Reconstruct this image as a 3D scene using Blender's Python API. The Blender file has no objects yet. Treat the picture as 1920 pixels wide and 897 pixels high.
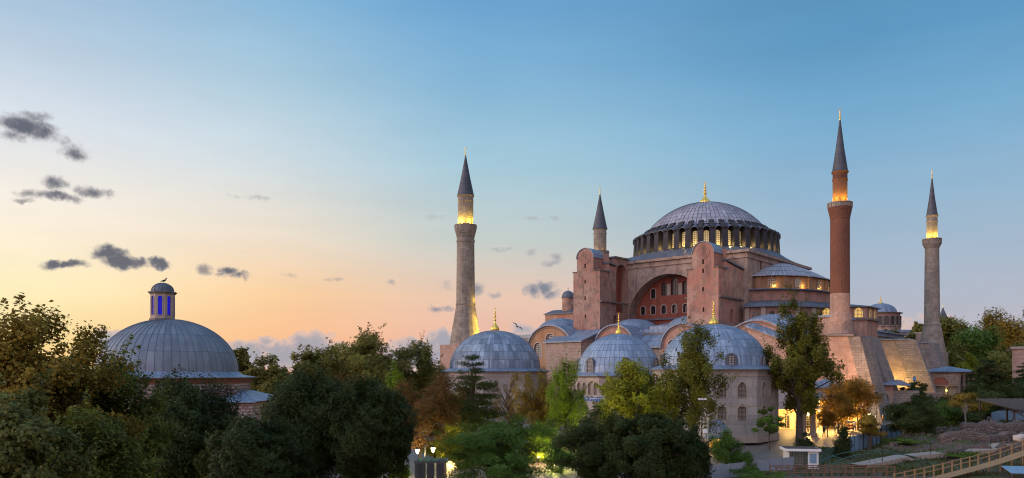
import bpy, bmesh, math, random
import numpy as np
from mathutils import Vector, Matrix
from mathutils.geometry import tessellate_polygon
R = math.radians
PI = math.pi
SC = bpy.context.scene
COL = SC.collection

# ------------------------------------------------------------------ camera, sky, sun, exposure
FPX, HZ, HC = 1440.0, 700.0, 10.0          # focal length in photo pixels, horizon row, eye height (m)
cam_d = bpy.data.cameras.new('camera')
cam = bpy.data.objects.new('camera', cam_d)
COL.objects.link(cam)
cam.location = (0, 0, HC)
cam.rotation_euler = (R(90), 0, 0)
cam_d.sensor_width = 36.0
cam_d.lens = 36.0 * FPX / 1920.0
cam_d.shift_y = (HZ - 448.5) / 1920.0
cam_d.clip_start = 0.5
cam_d.clip_end = 12000
SC.camera = cam
SC.view_settings.view_transform = 'Standard'
SC.view_settings.look = 'None'
SC.view_settings.exposure = 0.0
SC.view_settings.gamma = 1.0
SC.view_settings.use_curve_mapping = False
SC.render.engine = 'CYCLES'
SC.cycles.use_denoising = True
SC.cycles.filter_width = 1.1
SC.cycles.max_bounces = 6
SC.cycles.diffuse_bounces = 3
SC.cycles.glossy_bounces = 2
SC.cycles.transmission_bounces = 3
SC.cycles.transparent_max_bounces = 4
SC.cycles.sample_clamp_indirect = 4.0


def s2l(c):
    return tuple(((x / 255.0) / 12.92 if x / 255.0 <= 0.04045 else ((x / 255.0 + 0.055) / 1.055) ** 2.4) for x in c)


class NT:
    """tiny helper to write node trees"""
    def __init__(s, tree):
        s.t = tree; s.n = tree.nodes; s.l = tree.links

    def node(s, typ, **kw):
        nd = s.n.new(typ)
        for k, v in kw.items():
            setattr(nd, k, v)
        return nd

    def put(s, sock, val):
        if isinstance(val, bpy.types.NodeSocket):
            s.l.new(val, sock)
        else:
            if sock.type == 'RGBA' and len(val) == 3:
                val = (*val, 1.0)
            sock.default_value = val

    def math(s, op, a, b=None, c=None, clamp=False):
        nd = s.node('ShaderNodeMath', operation=op, use_clamp=clamp)
        for i, v in enumerate((a, b, c)):
            if v is not None:
                s.put(nd.inputs[i], v)
        return nd.outputs[0]

    def vmath(s, op, a, b=None, out=0):
        nd = s.node('ShaderNodeVectorMath', operation=op)
        s.put(nd.inputs[0], a)
        if b is not None:
            s.put(nd.inputs[1], b)
        return nd.outputs[out]

    def mix(s, f, a, b, blend='MIX'):
        nd = s.node('ShaderNodeMix', data_type='RGBA', blend_type=blend)
        s.put(nd.inputs[0], f); s.put(nd.inputs[6], a); s.put(nd.inputs[7], b)
        return nd.outputs[2]

    def ramp(s, f, stops, interp='LINEAR'):
        nd = s.node('ShaderNodeValToRGB')
        cr = nd.color_ramp
        cr.interpolation = interp
        while len(cr.elements) > 1:
            cr.elements.remove(cr.elements[-1])
        cr.elements[0].position = stops[0][0]
        cr.elements[0].color = (*stops[0][1], 1)
        for p, c in stops[1:]:
            e = cr.elements.new(p); e.color = (*c, 1)
        s.put(nd.inputs[0], f)
        return nd.outputs[0]

    def smooth(s, x, a, b):
        nd = s.node('ShaderNodeMapRange', interpolation_type='SMOOTHSTEP')
        s.put(nd.inputs[0], x)
        nd.inputs[1].default_value = a; nd.inputs[2].default_value = b
        nd.inputs[3].default_value = 0.0; nd.inputs[4].default_value = 1.0
        return nd.outputs[0]

    def noise(s, vec, scale, detail=3.0, rough=0.55, dim='3D', out=0):
        nd = s.node('ShaderNodeTexNoise', noise_dimensions=dim)
        if vec is not None:
            s.put(nd.inputs['Vector'], vec)
        nd.inputs['Scale'].default_value = scale
        nd.inputs['Detail'].default_value = detail
        nd.inputs['Roughness'].default_value = rough
        return nd.outputs[out]


def build_world():
    w = bpy.data.worlds.new('World')
    SC.world = w
    w.use_nodes = True
    n = NT(w.node_tree)
    w.node_tree.nodes.clear()
    out = n.node('ShaderNodeOutputWorld')
    d = n.node('ShaderNodeTexCoord').outputs['Generated']
    sx = n.node('ShaderNodeSeparateXYZ'); n.put(sx.inputs[0], d)
    x, y, z = sx.outputs
    az = n.math('ARCTAN2', x, y)                              # 0 = north, negative towards the sunset
    hyp = n.math('SQRT', n.math('ADD', n.math('MULTIPLY', x, x), n.math('MULTIPLY', y, y)))
    t = n.math('DIVIDE', z, n.math('MAXIMUM', hyp, 1e-4))     # tangent of the elevation
    tn = n.math('MULTIPLY', t, 1.0 / 0.8, clamp=True)

    def st(rows):
        return [(max(0, min(1, tt / 0.8)), s2l(c)) for tt, c in rows]
    west = n.ramp(tn, st([(0.0, (255, 196, 120)), (0.03, (255, 222, 152)), (0.09, (255, 239, 190)), (0.17, (252, 240, 222)),
                          (0.28, (220, 227, 235)), (0.40, (172, 197, 220)), (0.55, (138, 172, 205)), (0.8, (104, 144, 182))]))
    mid = n.ramp(tn, st([(0.0, (240, 178, 150)), (0.035, (250, 188, 142)), (0.10, (252, 208, 160)), (0.17, (238, 222, 202)),
                         (0.26, (208, 220, 226)), (0.36, (172, 203, 221)), (0.47, (134, 182, 216)), (0.8, (92, 140, 182))]))
    cen = n.ramp(tn, st([(0.0, (224, 172, 162)), (0.045, (236, 186, 166)), (0.10, (232, 199, 178)), (0.17, (196, 204, 200)),
                         (0.27, (164, 200, 217)), (0.38, (132, 181, 215)), (0.48, (108, 164, 209)), (0.8, (78, 128, 172))]))
    east = n.ramp(tn, st([(0.0, (176, 172, 186)), (0.06, (184, 184, 196)), (0.12, (170, 184, 202)), (0.20, (150, 182, 207)),
                          (0.30, (121, 172, 207)), (0.40, (94, 152, 194)), (0.8, (62, 112, 148))]))
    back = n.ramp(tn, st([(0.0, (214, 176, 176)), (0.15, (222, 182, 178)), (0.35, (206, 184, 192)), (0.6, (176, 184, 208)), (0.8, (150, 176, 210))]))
    c = n.mix(n.smooth(az, -0.60, -0.24), west, mid)
    c = n.mix(n.smooth(az, -0.34, -0.02), c, cen)
    c = n.mix(n.smooth(az, -0.03, 0.42), c, east)
    # towards the back of the sky, round both sides
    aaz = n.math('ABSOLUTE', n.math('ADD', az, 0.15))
    back_fill = n.math('MULTIPLY_ADD', n.smooth(x, 0.75, -0.75), 2.4, 0.85)     # stronger on the sunset side
    back = n.vmath('MULTIPLY', back, back_fill)      # unseen sky behind the camera, boosted to fill the walls facing it
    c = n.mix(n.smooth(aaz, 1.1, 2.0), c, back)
    # zenith
    c = n.mix(n.smooth(t, 0.8, 2.5), c, tuple(1.9 * q for q in s2l((120, 148, 182))))
    veil = n.noise(n.vmath('MULTIPLY', d, (3.0, 3.0, 14.0)), 1.6, 5.0, 0.6)           # faint uneven high haze
    c = n.vmath('MULTIPLY', c, n.math('MULTIPLY_ADD', veil, 0.16, 0.92))
    # ---- clouds, given by direction (azimuth, tangent of elevation)
    cmb = n.node('ShaderNodeCombineXYZ')
    n.put(cmb.inputs[0], az); n.put(cmb.inputs[1], t)
    p0 = cmb.outputs[0]
    wn = n.noise(p0, 30.0, 5.0, 0.68, out=1)
    warp = n.vmath('MULTIPLY', n.vmath('SUBTRACT', wn, (0.5, 0.5, 0.5)), (0.026, 0.024, 0.0))
    p = n.vmath('ADD', p0, warp)
    fine = n.noise(p0, 95.0, 4.0, 0.6)

    def lobes(lst, seed):
        rg = random.Random(seed)
        out = []
        for (px, py, rx, ry, k) in lst:
            m = 4 if rx > 34 else (3 if rx > 20 else 1)
            if m == 1:
                out.append((px, py, rx, ry, k)); continue
            for i in range(m):
                f = (i + .5) / m * 2 - 1
                q = rx * rg.uniform(.44, .66)
                out.append((px + f * rx * .72, py + rg.uniform(-.45, .35) * ry + abs(f) * ry * .15, q, ry * rg.uniform(.8, 1.25), k * rg.uniform(.75, 1.1)))
        return out

    def blobs(lst):
        acc = None
        for (px, py, rx, ry, k) in lst:
            a0 = math.atan((px - 960) / FPX)
            h = math.hypot(px - 960, FPX)
            t0 = (HZ - py) / h
            v = n.vmath('SUBTRACT', p, (a0, t0, 0))
            v = n.vmath('MULTIPLY', v, (FPX / rx / 1.1, h / ry, 0))
            dd = n.vmath('DOT_PRODUCT', v, v, out=1)
            m = n.math('MULTIPLY_ADD', dd, -k, k)
            acc = m if acc is None else n.math('MAXIMUM', acc, m)
        return acc
    dark = blobs([(45, 235, 34, 27, 1.1), (76, 250, 30, 23, 1.0), (24, 256, 26, 15, .9), (62, 220, 30, 14, .9), (96, 240, 16, 11, .8), (140, 286, 19, 19, .65), (118, 262, 12, 10, .5),
                  (102, 345, 20, 17, .95), (86, 368, 42, 12, .95), (130, 373, 24, 10, .9), (46, 376, 20, 6, .6), (178, 361, 30, 16, .9), (200, 363, 16, 9, .8), (156, 358, 14, 9, .7),
                  (122, 497, 36, 11, 1.2), (102, 492, 16, 9, 1.0), (205, 477, 31, 18, 1.4), (226, 491, 33, 16, 1.4), (258, 494, 18, 13, 1.2), (188, 484, 18, 10, 1.0), (298, 492, 20, 13, 1.2), (305, 499, 14, 8, 1.0),
                  (382, 508, 20, 12, .75), (432, 508, 20, 14, 1.1), (450, 515, 20, 11, 1.0), (420, 517, 16, 7, .8),
                  (1000, 545, 20, 15, .95), (1022, 538, 22, 17, 1.0), (1037, 551, 19, 11, .9), (986, 546, 9, 11, .8),
                  (893, 541, 18, 15, .95), (925, 551, 14, 7, .6), (818, 578, 16, 7, .8), (838, 576, 15, 7, .8), (1046, 484, 14, 11, .6), (1032, 493, 20, 6, .6), (1000, 413, 16, 7, .5), (1030, 411, 18, 6, .5),
                  (815, 411, 24, 7, .45), (940, 470, 20, 5, .45), (995, 470, 14, 6, .45), (836, 533, 18, 9, .45), (545, 517, 16, 7, .4), (735, 525, 9, 6, .45), (620, 524, 18, 4, .35), (455, 372, 40, 5, .22)])
    bank = blobs([(205, 638, 26, 24, 1), (452, 668, 70, 34, 1.2), (530, 668, 60, 30, 1.2), (588, 652, 44, 34, 1.2), (500, 640, 18, 14, .8),
                  (640, 680, 80, 36, 1.2), (780, 664, 70, 34, 1.2), (826, 640, 34, 26, 1.2), (980, 640, 50, 26, 1.1), (978, 618, 22, 15, .9),
                  (1004, 626, 18, 10, .8), (1700, 616, 46, 20, .35), (380, 690, 80, 30, 1.0), (1740, 600, 40, 16, .3), (700, 690, 90, 30, 1.2)])
    coarse = n.noise(p0, 38.0, 3.0, 0.6)
    fz = n.math('ADD', n.math('MULTIPLY_ADD', fine, 1.3, -0.65), n.math('MULTIPLY_ADD', coarse, 1.6, -0.8))
    dm = n.smooth(n.math('ADD', dark, n.math('MULTIPLY', fz, 1.0)), -0.12, 1.15)
    bm_ = n.smooth(n.math('ADD', bank, n.math('MULTIPLY', fz, 0.8)), 0.0, 0.34)
    dcol = n.mix(n.smooth(az, -0.35, 0.0), s2l((92, 96, 112)), s2l((126, 136, 154)))
    dens = n.smooth(n.math('ADD', dark, n.math('MULTIPLY', coarse, 1.5)), 1.0, 2.0)
    dcol = n.mix(dens, n.mix(0.5, dcol, s2l((196, 188, 188))), n.mix(0.25, dcol, s2l((84, 88, 104))))
    c2 = n.mix(n.math('MULTIPLY', bm_, 0.86), c, n.mix(n.smooth(n.math('ADD', bank, fz), 0.2, 1.1), s2l((216, 190, 182)), s2l((152, 162, 178))))
    c2 = n.mix(n.math('MULTIPLY', dm, 0.95), c2, dcol)
    # below the horizon
    c2 = n.mix(n.smooth(t, -0.002, -0.03), c2, s2l((70, 66, 66)))
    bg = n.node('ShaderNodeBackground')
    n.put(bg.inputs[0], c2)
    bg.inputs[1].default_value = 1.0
    sky = n.node('ShaderNodeTexSky', sky_type='NISHITA')
    sky.sun_disc = False
    sky.sun_elevation = R(1.0)
    sky.sun_rotation = R(-88)
    bg2 = n.node('ShaderNodeBackground')
    n.put(bg2.inputs[0], sky.outputs[0])
    bg2.inputs[1].default_value = 0.006
    add = n.node('ShaderNodeAddShader')
    n.l.new(bg.outputs[0], add.inputs[0]); n.l.new(bg2.outputs[0], add.inputs[1])
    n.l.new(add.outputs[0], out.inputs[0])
    w.cycles.sampling_method = 'MANUAL'
    w.cycles.sample_map_resolution = 1024


build_world()
sun_d = bpy.data.lights.new('sun', 'SUN')
sun_d.energy = 1.7
sun_d.angle = R(18)
sun_d.color = (1.0, 0.70, 0.50)
sun = bpy.data.objects.new('sun', sun_d)
COL.objects.link(sun)
_az, _el = R(-88), R(12)
sun.rotation_euler = Vector((-math.sin(_az) * math.cos(_el), -math.cos(_az) * math.cos(_el), -math.sin(_el))).to_track_quat('-Z', 'Y').to_euler()


# ------------------------------------------------------------------ helpers: geometry
def at(px, py, Y):
    return Vector(((px - 960) * Y / FPX, Y, HC + (HZ - py) * Y / FPX))


def X_(px, Y):
    return (px - 960) * Y / FPX


def Z_(py, Y):
    return HC + (HZ - py) * Y / FPX


def gz(x, y):
    """height of the natural ground"""
    return min(3.0, max(0.0, 0.05 * (y - 100.0)))


class MB:
    def __init__(s):
        s.v = []; s.f = []; s.uv = []; s.sm = []

    def poly(s, pts, uv=None, smooth=False):
        pts = [Vector(p) for p in pts]
        i0 = len(s.v)
        s.v += [tuple(p) for p in pts]
        s.f.append(list(range(i0, i0 + len(pts))))
        if uv is None:
            nrm = Vector((0, 0, 0))
            for i in range(len(pts)):
                a, b = pts[i], pts[(i + 1) % len(pts)]
                nrm += Vector(((a.y - b.y) * (a.z + b.z), (a.z - b.z) * (a.x + b.x), (a.x - b.x) * (a.y + b.y)))
            uv = autouv(pts, nrm)
        s.uv += uv
        s.sm.append(smooth)

    def grid(s, rows, uvs, smooth=True, flip=False):
        """rows: equal-length point lists; shared vertices"""
        i0 = len(s.v); m = len(rows[0])
        for r in rows:
            s.v += [tuple(p) for p in r]
        for i in range(len(rows) - 1):
            for j in range(m - 1):
                ids = [(i, j), (i, j + 1), (i + 1, j + 1), (i + 1, j)]
                if flip:
                    ids.reverse()
                s.f.append([i0 + a * m + b for a, b in ids])
                s.uv += [tuple(uvs[a][b]) for a, b in ids]
                s.sm.append(smooth)

    def box(s, x0, x1, y0, y1, z0, z1, rz=0.0, c=None):
        P = [Vector((x, y, z)) for x in (x0, x1) for y in (y0, y1) for z in (z0, z1)]
        if rz:
            m = Matrix.Rotation(rz, 3, 'Z'); c = Vector(c or ((x0 + x1) / 2, (y0 + y1) / 2, 0))
            P = [m @ (p - c) + c for p in P]
        for q in ((0, 1, 3, 2), (4, 6, 7, 5), (0, 4, 5, 1), (2, 3, 7, 6), (1, 5, 7, 3), (0, 2, 6, 4)):
            s.poly([P[i] for i in q])

    def prism(s, pts, vec):
        """closed prism: polygon pts (3D) swept by vec"""
        pts = [Vector(p) for p in pts]; vec = Vector(vec)
        nrm = Vector((0, 0, 0))
        for i in range(len(pts)):
            a, b = pts[i], pts[(i + 1) % len(pts)]
            nrm += Vector(((a.y - b.y) * (a.z + b.z), (a.z - b.z) * (a.x + b.x), (a.x - b.x) * (a.y + b.y)))
        if nrm.dot(vec) > 0:
            pts.reverse()
        s.poly(pts)
        s.poly([p + vec for p in reversed(pts)])
        for i in range(len(pts)):
            a, b = pts[i], pts[(i + 1) % len(pts)]
            s.poly([b, a, a + vec, b + vec])

    def column(s, pts, z0, z1):
        s.prism([(p[0], p[1], z0) for p in pts], (0, 0, z1 - z0))

    def revolve(s, prof, n=48, c=(0, 0, 0), a0=0.0, a1=2 * PI, nu=None, smooth=True, sx=1.0, sy=1.0, flute=None, v0=0.0):
        """prof: (r, z) from bottom to top; nu panels round"""
        nu = nu if nu is not None else n
        L = [v0]
        for i in range(1, len(prof)):
            L.append(L[-1] + math.hypot(prof[i][0] - prof[i - 1][0], prof[i][1] - prof[i - 1][1]))
        rows, uvs = [], []
        for i, (r, z) in enumerate(prof):
            row, ur = [], []
            for k in range(n + 1):
                a = a0 + (a1 - a0) * k / n
                rr = r
                if flute:
                    rr = r * (1 + flute[1] * (abs(math.cos(a * flute[0] / 2)) - 0.6))
                row.append((c[0] + rr * math.cos(a) * sx, c[1] + rr * math.sin(a) * sy, c[2] + z))
                ur.append((nu * k / n, L[i]))
            rows.append(row); uvs.append(ur)
        s.grid(rows, uvs, smooth)

    def tube(s, pts, r, n=6, smooth=True):
        pts = [Vector(p) for p in pts]
        rr = r if isinstance(r, (list, tuple)) else [r] * len(pts)
        rows, uvs = [], []
        acc = 0
        ref = None
        for i, p in enumerate(pts):
            d = (pts[min(i + 1, len(pts) - 1)] - pts[max(i - 1, 0)])
            if d.length < 1e-6:
                d = Vector((0, 0, 1))
            d.normalize()
            if ref is None:
                ref = Vector((1, 0, 0)) if abs(d.x) < 0.8 else Vector((0, 1, 0))
            a = d.cross(ref).normalized(); b = d.cross(a).normalized()
            ref = -b if False else ref
            if i:
                acc += (p - pts[i - 1]).length
            rows.append([p + (a * math.cos(2 * PI * k / n) + b * math.sin(2 * PI * k / n)) * rr[i] for k in range(n + 1)])
            uvs.append([(k / n * 2 * PI * rr[i], acc) for k in range(n + 1)])
        s.grid(rows, uvs, smooth, flip=True)
        for row, rev in ((rows[0], False), (rows[-1], True)):
            q = row[:-1]
            s.poly(q if not rev else list(reversed(q)))

    def sphere(s, c, r, n=10, sx=1, sy=1, sz=1):
        prof = [(max(1e-4, r * math.sin(PI * i / n)), -r * math.cos(PI * i / n) * sz) for i in range(n + 1)]
        s.revolve(prof, n=n * 2, c=c, sx=sx, sy=sy)

    def panel(s, org, T, N, outer, holes=(), depth=0.0):
        """wall face in the plane (T, Z) with real openings; reveals go back by depth"""
        org, T, N = Vector(org), Vector(T), Vector(N)
        Z = Vector((0, 0, 1))
        w = lambda p, d=0.0: org + T * p[0] + Z * p[1] - N * d
        loops = [[Vector((p[0], p[1], 0)) for p in outer]] + [[Vector((p[0], p[1], 0)) for p in h] for h in holes]
        flat = [p for l in loops for p in l]
        for tri in tessellate_polygon(loops):
            q = [flat[i] for i in tri]
            P = [w(p) for p in q]
            nn = (P[1] - P[0]).cross(P[2] - P[0])
            if nn.length < 1e-9:
                continue
            if nn.dot(N) < 0:
                P.reverse(); q.reverse()
            s.poly(P, uv=[(p.x + org.x * T.x + org.y * T.y, p.y) for p in q])
        if depth:
            for h in holes:
                ctr = sum((w(p) for p in h), Vector()) / len(h)
                for i in range(len(h)):
                    a, b = h[i], h[(i + 1) % len(h)]
                    P = [w(a), w(b), w(b, depth), w(a, depth)]
                    nn = (P[1] - P[0]).cross(P[2] - P[0])
                    if nn.dot(ctr - P[0]) < 0:
                        P.reverse()
                    s.poly(P)

    def build(s, name, m, parent=None, loc=None, rz=None):
        me = bpy.data.meshes.new(name)
        me.from_pydata(s.v, [], s.f)
        uvl = me.uv_layers.new(name='UVMap')
        uvl.data.foreach_set('uv', np.array(s.uv, dtype=np.float32).ravel())
        me.polygons.foreach_set('use_smooth', np.array(s.sm, dtype=bool))
        me.materials.append(m)
        me.validate(clean_customdata=False)
        me.update()
        o = bpy.data.objects.new(name, me)
        COL.objects.link(o)
        if parent:
            o.parent = parent
        if loc is not None:
            o.location = loc
        if rz is not None:
            o.rotation_euler = (0, 0, rz)
        return o


def autouv(pts, n):
    if n.length < 1e-9:
        return [(0, 0)] * len(pts)
    n = n.normalized()
    t = Vector((-n.y, n.x, 0))
    if t.length < 1e-3:
        t = Vector((1, 0, 0))
    t.normalize()
    b = n.cross(t)
    return [(p.dot(t), p.dot(b)) for p in pts]


def arch(cx, z0, w, h, kind='round', n=10):
    """outline of an opening, counter-clockwise from bottom left; h is the total height"""
    r = w / 2
    if kind == 'round':
        zs = z0 + h - r
        top = [(cx + r * math.cos(PI * i / n), zs + r * math.sin(PI * i / n)) for i in range(n + 1)]
    else:                                       # pointed
        rise = w * 0.72 if kind == 'pointed' else w * 0.62
        zs = z0 + h - rise
        top = []
        for i in range(n + 1):
            q = i / n
            if q <= 0.5:
                a = q * 2
                top.append((cx + r * (1 - a ** 1.6), zs + rise * math.sin(a * PI / 2) ** 0.9 * (0.86 + 0.14 * a ** 3)))
            else:
                a = (1 - q) * 2
                top.append((cx - r * (1 - a ** 1.6), zs + rise * math.sin(a * PI / 2) ** 0.9 * (0.86 + 0.14 * a ** 3)))
    return [(cx - r, z0), (cx + r, z0)] + top


def tag(o, label=None, cat=None, group=None, kind=None):
    if label: o['label'] = label
    if cat: o['category'] = cat
    if group: o['group'] = group
    if kind: o['kind'] = kind
    return o


def empty(name, loc, rz=0.0, label=None, cat=None, group=None):
    o = bpy.data.objects.new(name, None)
    o.empty_display_size = 0.5
    COL.objects.link(o)
    o.location = loc
    o.rotation_euler = (0, 0, rz)
    return tag(o, label, cat, group)


def lamp(name, loc, power, color, parent=None, r=0.15, spot=None, aim=None, blend=0.6):
    d = bpy.data.lights.new(name, 'SPOT' if spot else 'POINT')
    d.energy = power; d.color = color; d.shadow_soft_size = r
    if spot:
        d.spot_size = spot; d.spot_blend = blend
    o = bpy.data.objects.new(name, d)
    COL.objects.link(o)
    o.location = loc
    if aim is not None:
        o.rotation_euler = (Vector(aim) - Vector(loc)).to_track_quat('-Z', 'Y').to_euler()
    if parent:
        o.parent = parent
    return o


# ------------------------------------------------------------------ helpers: materials
def newmat(name):
    m = bpy.data.materials.new(name)
    m.use_nodes = True
    n = NT(m.node_tree)
    b = m.node_tree.nodes['Principled BSDF']
    return m, n, b


def coords(n, kind='Object', scale=(1, 1, 1)):
    tc = n.node('ShaderNodeTexCoord').outputs[kind]
    if scale != (1, 1, 1):
        tc = n.vmath('MULTIPLY', tc, scale)
    return tc


def bump(n, b, h, strength=0.3, dist=0.05):
    bn = n.node('ShaderNodeBump')
    bn.inputs['Strength'].default_value = strength
    bn.inputs['Distance'].default_value = dist
    n.put(bn.inputs['Height'], h)
    n.l.new(bn.outputs[0], b.inputs['Normal'])


def plain(name, col, rough=0.7, metal=0.0, var=0.25, scale=2.0, emit=None, es=0.0):
    m, n, b = newmat(name)
    o = coords(n)
    f = n.noise(o, scale, 4, 0.6)
    c = n.mix(f, tuple(x * (1 - var) for x in col), tuple(min(1, x * (1 + var)) for x in col))
    n.put(b.inputs['Base Color'], c)
    b.inputs['Roughness'].default_value = rough
    b.inputs['Metallic'].default_value = metal
    if emit:
        n.put(b.inputs['Emission Color'], emit)
        b.inputs['Emission Strength'].default_value = es
    return m


def plaster(name, base, patch, grey, amt=0.5, bricky=0.0):
    """weathered render: faded patches, grey bare patches, rain streaks with a shape of their own"""
    m, n, b = newmat(name)
    o = coords(n)
    big = n.noise(o, 0.16, 5, 0.6)
    med = n.noise(o, 0.7, 5, 0.65)
    streak = n.noise(coords(n, scale=(0.75, 0.75, 0.10)), 1.0, 6, 0.7)
    fine = n.noise(o, 6.0, 3, 0.6)
    c = n.mix(n.smooth(big, 0.40, 0.62), base, patch)
    c = n.mix(n.math('MULTIPLY', n.smooth(med, 0.47, 0.60), amt), c, grey)
    c = n.mix(n.math('MULTIPLY', n.smooth(streak, 0.50, 0.68), 0.6), c, tuple(x * 0.36 for x in grey))
    c = n.mix(n.math('MULTIPLY', n.smooth(streak, 0.46, 0.30), 0.22), c, tuple(min(1, x * 1.5) for x in patch))
    c = n.mix(n.math('MULTIPLY', fine, 0.35), c, tuple(x * 0.6 for x in base))
    n.put(b.inputs['Base Color'], c)
    b.inputs['Roughness'].default_value = 0.9
    bump(n, b, n.math('ADD', med, n.math('MULTIPLY', fine, 0.4)), 0.35, 0.12)
    return m


def masonry(name, c1, c2, mortar, bw=0.8, rh=0.4, ms=0.02, dirt=(0.06, 0.055, 0.05), damt=0.6, offset=0.5, rough=0.88, bias=0.0, warp=0.0):
    m, n, b = newmat(name)
    uv = coords(n, 'UV')
    if warp:
        uv = n.vmath('ADD', uv, n.vmath('MULTIPLY', n.vmath('SUBTRACT', n.noise(uv, 2.0, 2, 0.5, out=1), (0.5, 0.5, 0.5)), (warp, warp, 0)))
    br = n.node('ShaderNodeTexBrick')
    br.offset = offset
    n.put(br.inputs['Vector'], uv)
    n.put(br.inputs['Color1'], c1); n.put(br.inputs['Color2'], c2); n.put(br.inputs['Mortar'], mortar)
    br.inputs['Scale'].default_value = 1.0
    br.inputs['Mortar Size'].default_value = ms
    br.inputs['Mortar Smooth'].default_value = 0.4
    br.inputs['Bias'].default_value = bias
    br.inputs['Brick Width'].default_value = bw
    br.inputs['Row Height'].default_value = rh
    o = coords(n)
    med = n.noise(o, 0.35, 5, 0.65)
    streak = n.noise(coords(n, scale=(1.0, 1.0, 0.10)), 1.3, 5, 0.65)
    fine = n.noise(o, 5.0, 4, 0.65)
    c = n.mix(n.math('MULTIPLY', n.smooth(med, 0.42, 0.68), damt), br.outputs[0], tuple(x * 0.5 for x in c2))
    c = n.mix(n.math('MULTIPLY', n.smooth(streak, 0.52, 0.72), damt), c, dirt)
    c = n.mix(n.math('MULTIPLY', n.smooth(fine, 0.4, 0.75), 0.45), c, tuple(x * 0.45 for x in c1))
    n.put(b.inputs['Base Color'], c)
    b.inputs['Roughness'].default_value = rough
    bump(n, b, n.math('MULTIPLY_ADD', br.outputs[1], -0.8, fine), 0.5, 0.06)
    return m


def lead(name, c1, c2, seam, bw=1.0, rh=2.0, ms=0.05, rough=0.5, offset=0.0, streaks=0.5):
    """lead sheet roofing: panels, welts, oxide streaks"""
    m, n, b = newmat(name)
    uv = coords(n, 'UV')
    br = n.node('ShaderNodeTexBrick')
    br.offset = offset
    n.put(br.inputs['Vector'], uv)
    n.put(br.inputs['Color1'], c1); n.put(br.inputs['Color2'], c2); n.put(br.inputs['Mortar'], seam)
    br.inputs['Scale'].default_value = 1.0
    br.inputs['Mortar Size'].default_value = ms
    br.inputs['Mortar Smooth'].default_value = 0.3
    br.inputs['Brick Width'].default_value = bw
    br.inputs['Row Height'].default_value = rh
    o = coords(n)
    med = n.noise(o, 0.5, 5, 0.65)
    st = n.noise(n.vmath('MULTIPLY', uv, (2.0, 0.18, 1.0)), 1.6, 5, 0.7)
    fine = n.noise(o, 4.0, 4, 0.7)
    c = n.mix(n.math('MULTIPLY', n.smooth(med, 0.40, 0.70), 0.55), br.outputs[0], tuple(x * 0.55 for x in c2))
    c = n.mix(n.math('MULTIPLY', n.smooth(st, 0.52, 0.70), streaks), c, tuple(min(1, x * 1.55) for x in c1))
    c = n.mix(n.math('MULTIPLY', n.smooth(st, 0.46, 0.28), streaks), c, tuple(x * 0.45 for x in c2))
    c = n.mix(n.math('MULTIPLY', n.smooth(fine, 0.5, 0.8), 0.35), c, tuple(x * 0.6 for x in c1))
    n.put(b.inputs['Base Color'], c)
    b.inputs['Roughness'].default_value = rough
    b.inputs['Metallic'].default_value = 0.15
    bump(n, b, n.math('MULTIPLY_ADD', br.outputs[1], 0.6, n.math('MULTIPLY', fine, 0.5)), 0.4, 0.05)
    return m


def leafmat(name, cols, transl=0.25, clump=0.35, rough=0.55):
    m, n, b = newmat(name)
    g = n.node('ShaderNodeNewGeometry')
    rnd = g.outputs['Random Per Island']
    c = n.ramp(rnd, [(i / max(1, len(cols) - 1), cc) for i, cc in enumerate(cols)])
    o = coords(n)
    f = n.smooth(n.noise(o, clump, 3, 0.55), 0.36, 0.64)
    c = n.mix(f, n.mix(0.45, c, (0.012, 0.018, 0.008)), c)
    n.put(b.inputs['Base Color'], c)
    b.inputs['Roughness'].default_value = rough
    b.inputs['Specular IOR Level'].default_value = 0.12
    tr = n.node('ShaderNodeBsdfTranslucent')
    n.put(tr.inputs[0], n.mix(0.3, c, (0.22, 0.24, 0.03)))
    mx = n.node('ShaderNodeMixShader')
    mx.inputs[0].default_value = transl
    n.l.new(b.outputs[0], mx.inputs[1]); n.l.new(tr.outputs[0], mx.inputs[2])
    n.l.new(mx.outputs[0], m.node_tree.nodes['Material Output'].inputs[0])
    return m


M = {}
M['pink'] = plaster('pink_plaster', (0.39, 0.185, 0.135), (0.43, 0.285, 0.215), (0.22, 0.16, 0.13), 0.7)
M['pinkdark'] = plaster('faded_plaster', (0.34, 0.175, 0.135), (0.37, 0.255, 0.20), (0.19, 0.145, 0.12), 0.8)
M['greyplaster'] = plaster('bare_plaster', (0.34, 0.245, 0.195), (0.38, 0.29, 0.235), (0.21, 0.15, 0.12), 0.75)
M['red'] = plaster('red_ochre_plaster', (0.24, 0.06, 0.036), (0.28, 0.085, 0.05), (0.17, 0.052, 0.036), 0.5)
M['ochre'] = plaster('ochre_plaster', (0.36, 0.19, 0.095), (0.37, 0.225, 0.13), (0.34, 0.22, 0.14), 0.5)
M['pinkstone'] = masonry('pink_stone', (0.48, 0.32, 0.245), (0.37, 0.235, 0.18), (0.32, 0.22, 0.18), 0.9, 0.42, 0.02, damt=0.4)
M['stone'] = masonry('weathered_stone', (0.40, 0.315, 0.25), (0.28, 0.22, 0.17), (0.22, 0.18, 0.15), 1.1, 0.5, 0.025, damt=0.5)
M['greystone'] = masonry('grey_stone', (0.30, 0.26, 0.23), (0.22, 0.19, 0.17), (0.12, 0.10, 0.09), 1.0, 0.45, 0.03, damt=0.6)
M['rubble'] = masonry('rubble_stone', (0.52, 0.43, 0.36), (0.34, 0.25, 0.20), (0.30, 0.19, 0.15), 0.55, 0.32, 0.06, damt=0.4, warp=0.25)
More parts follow.
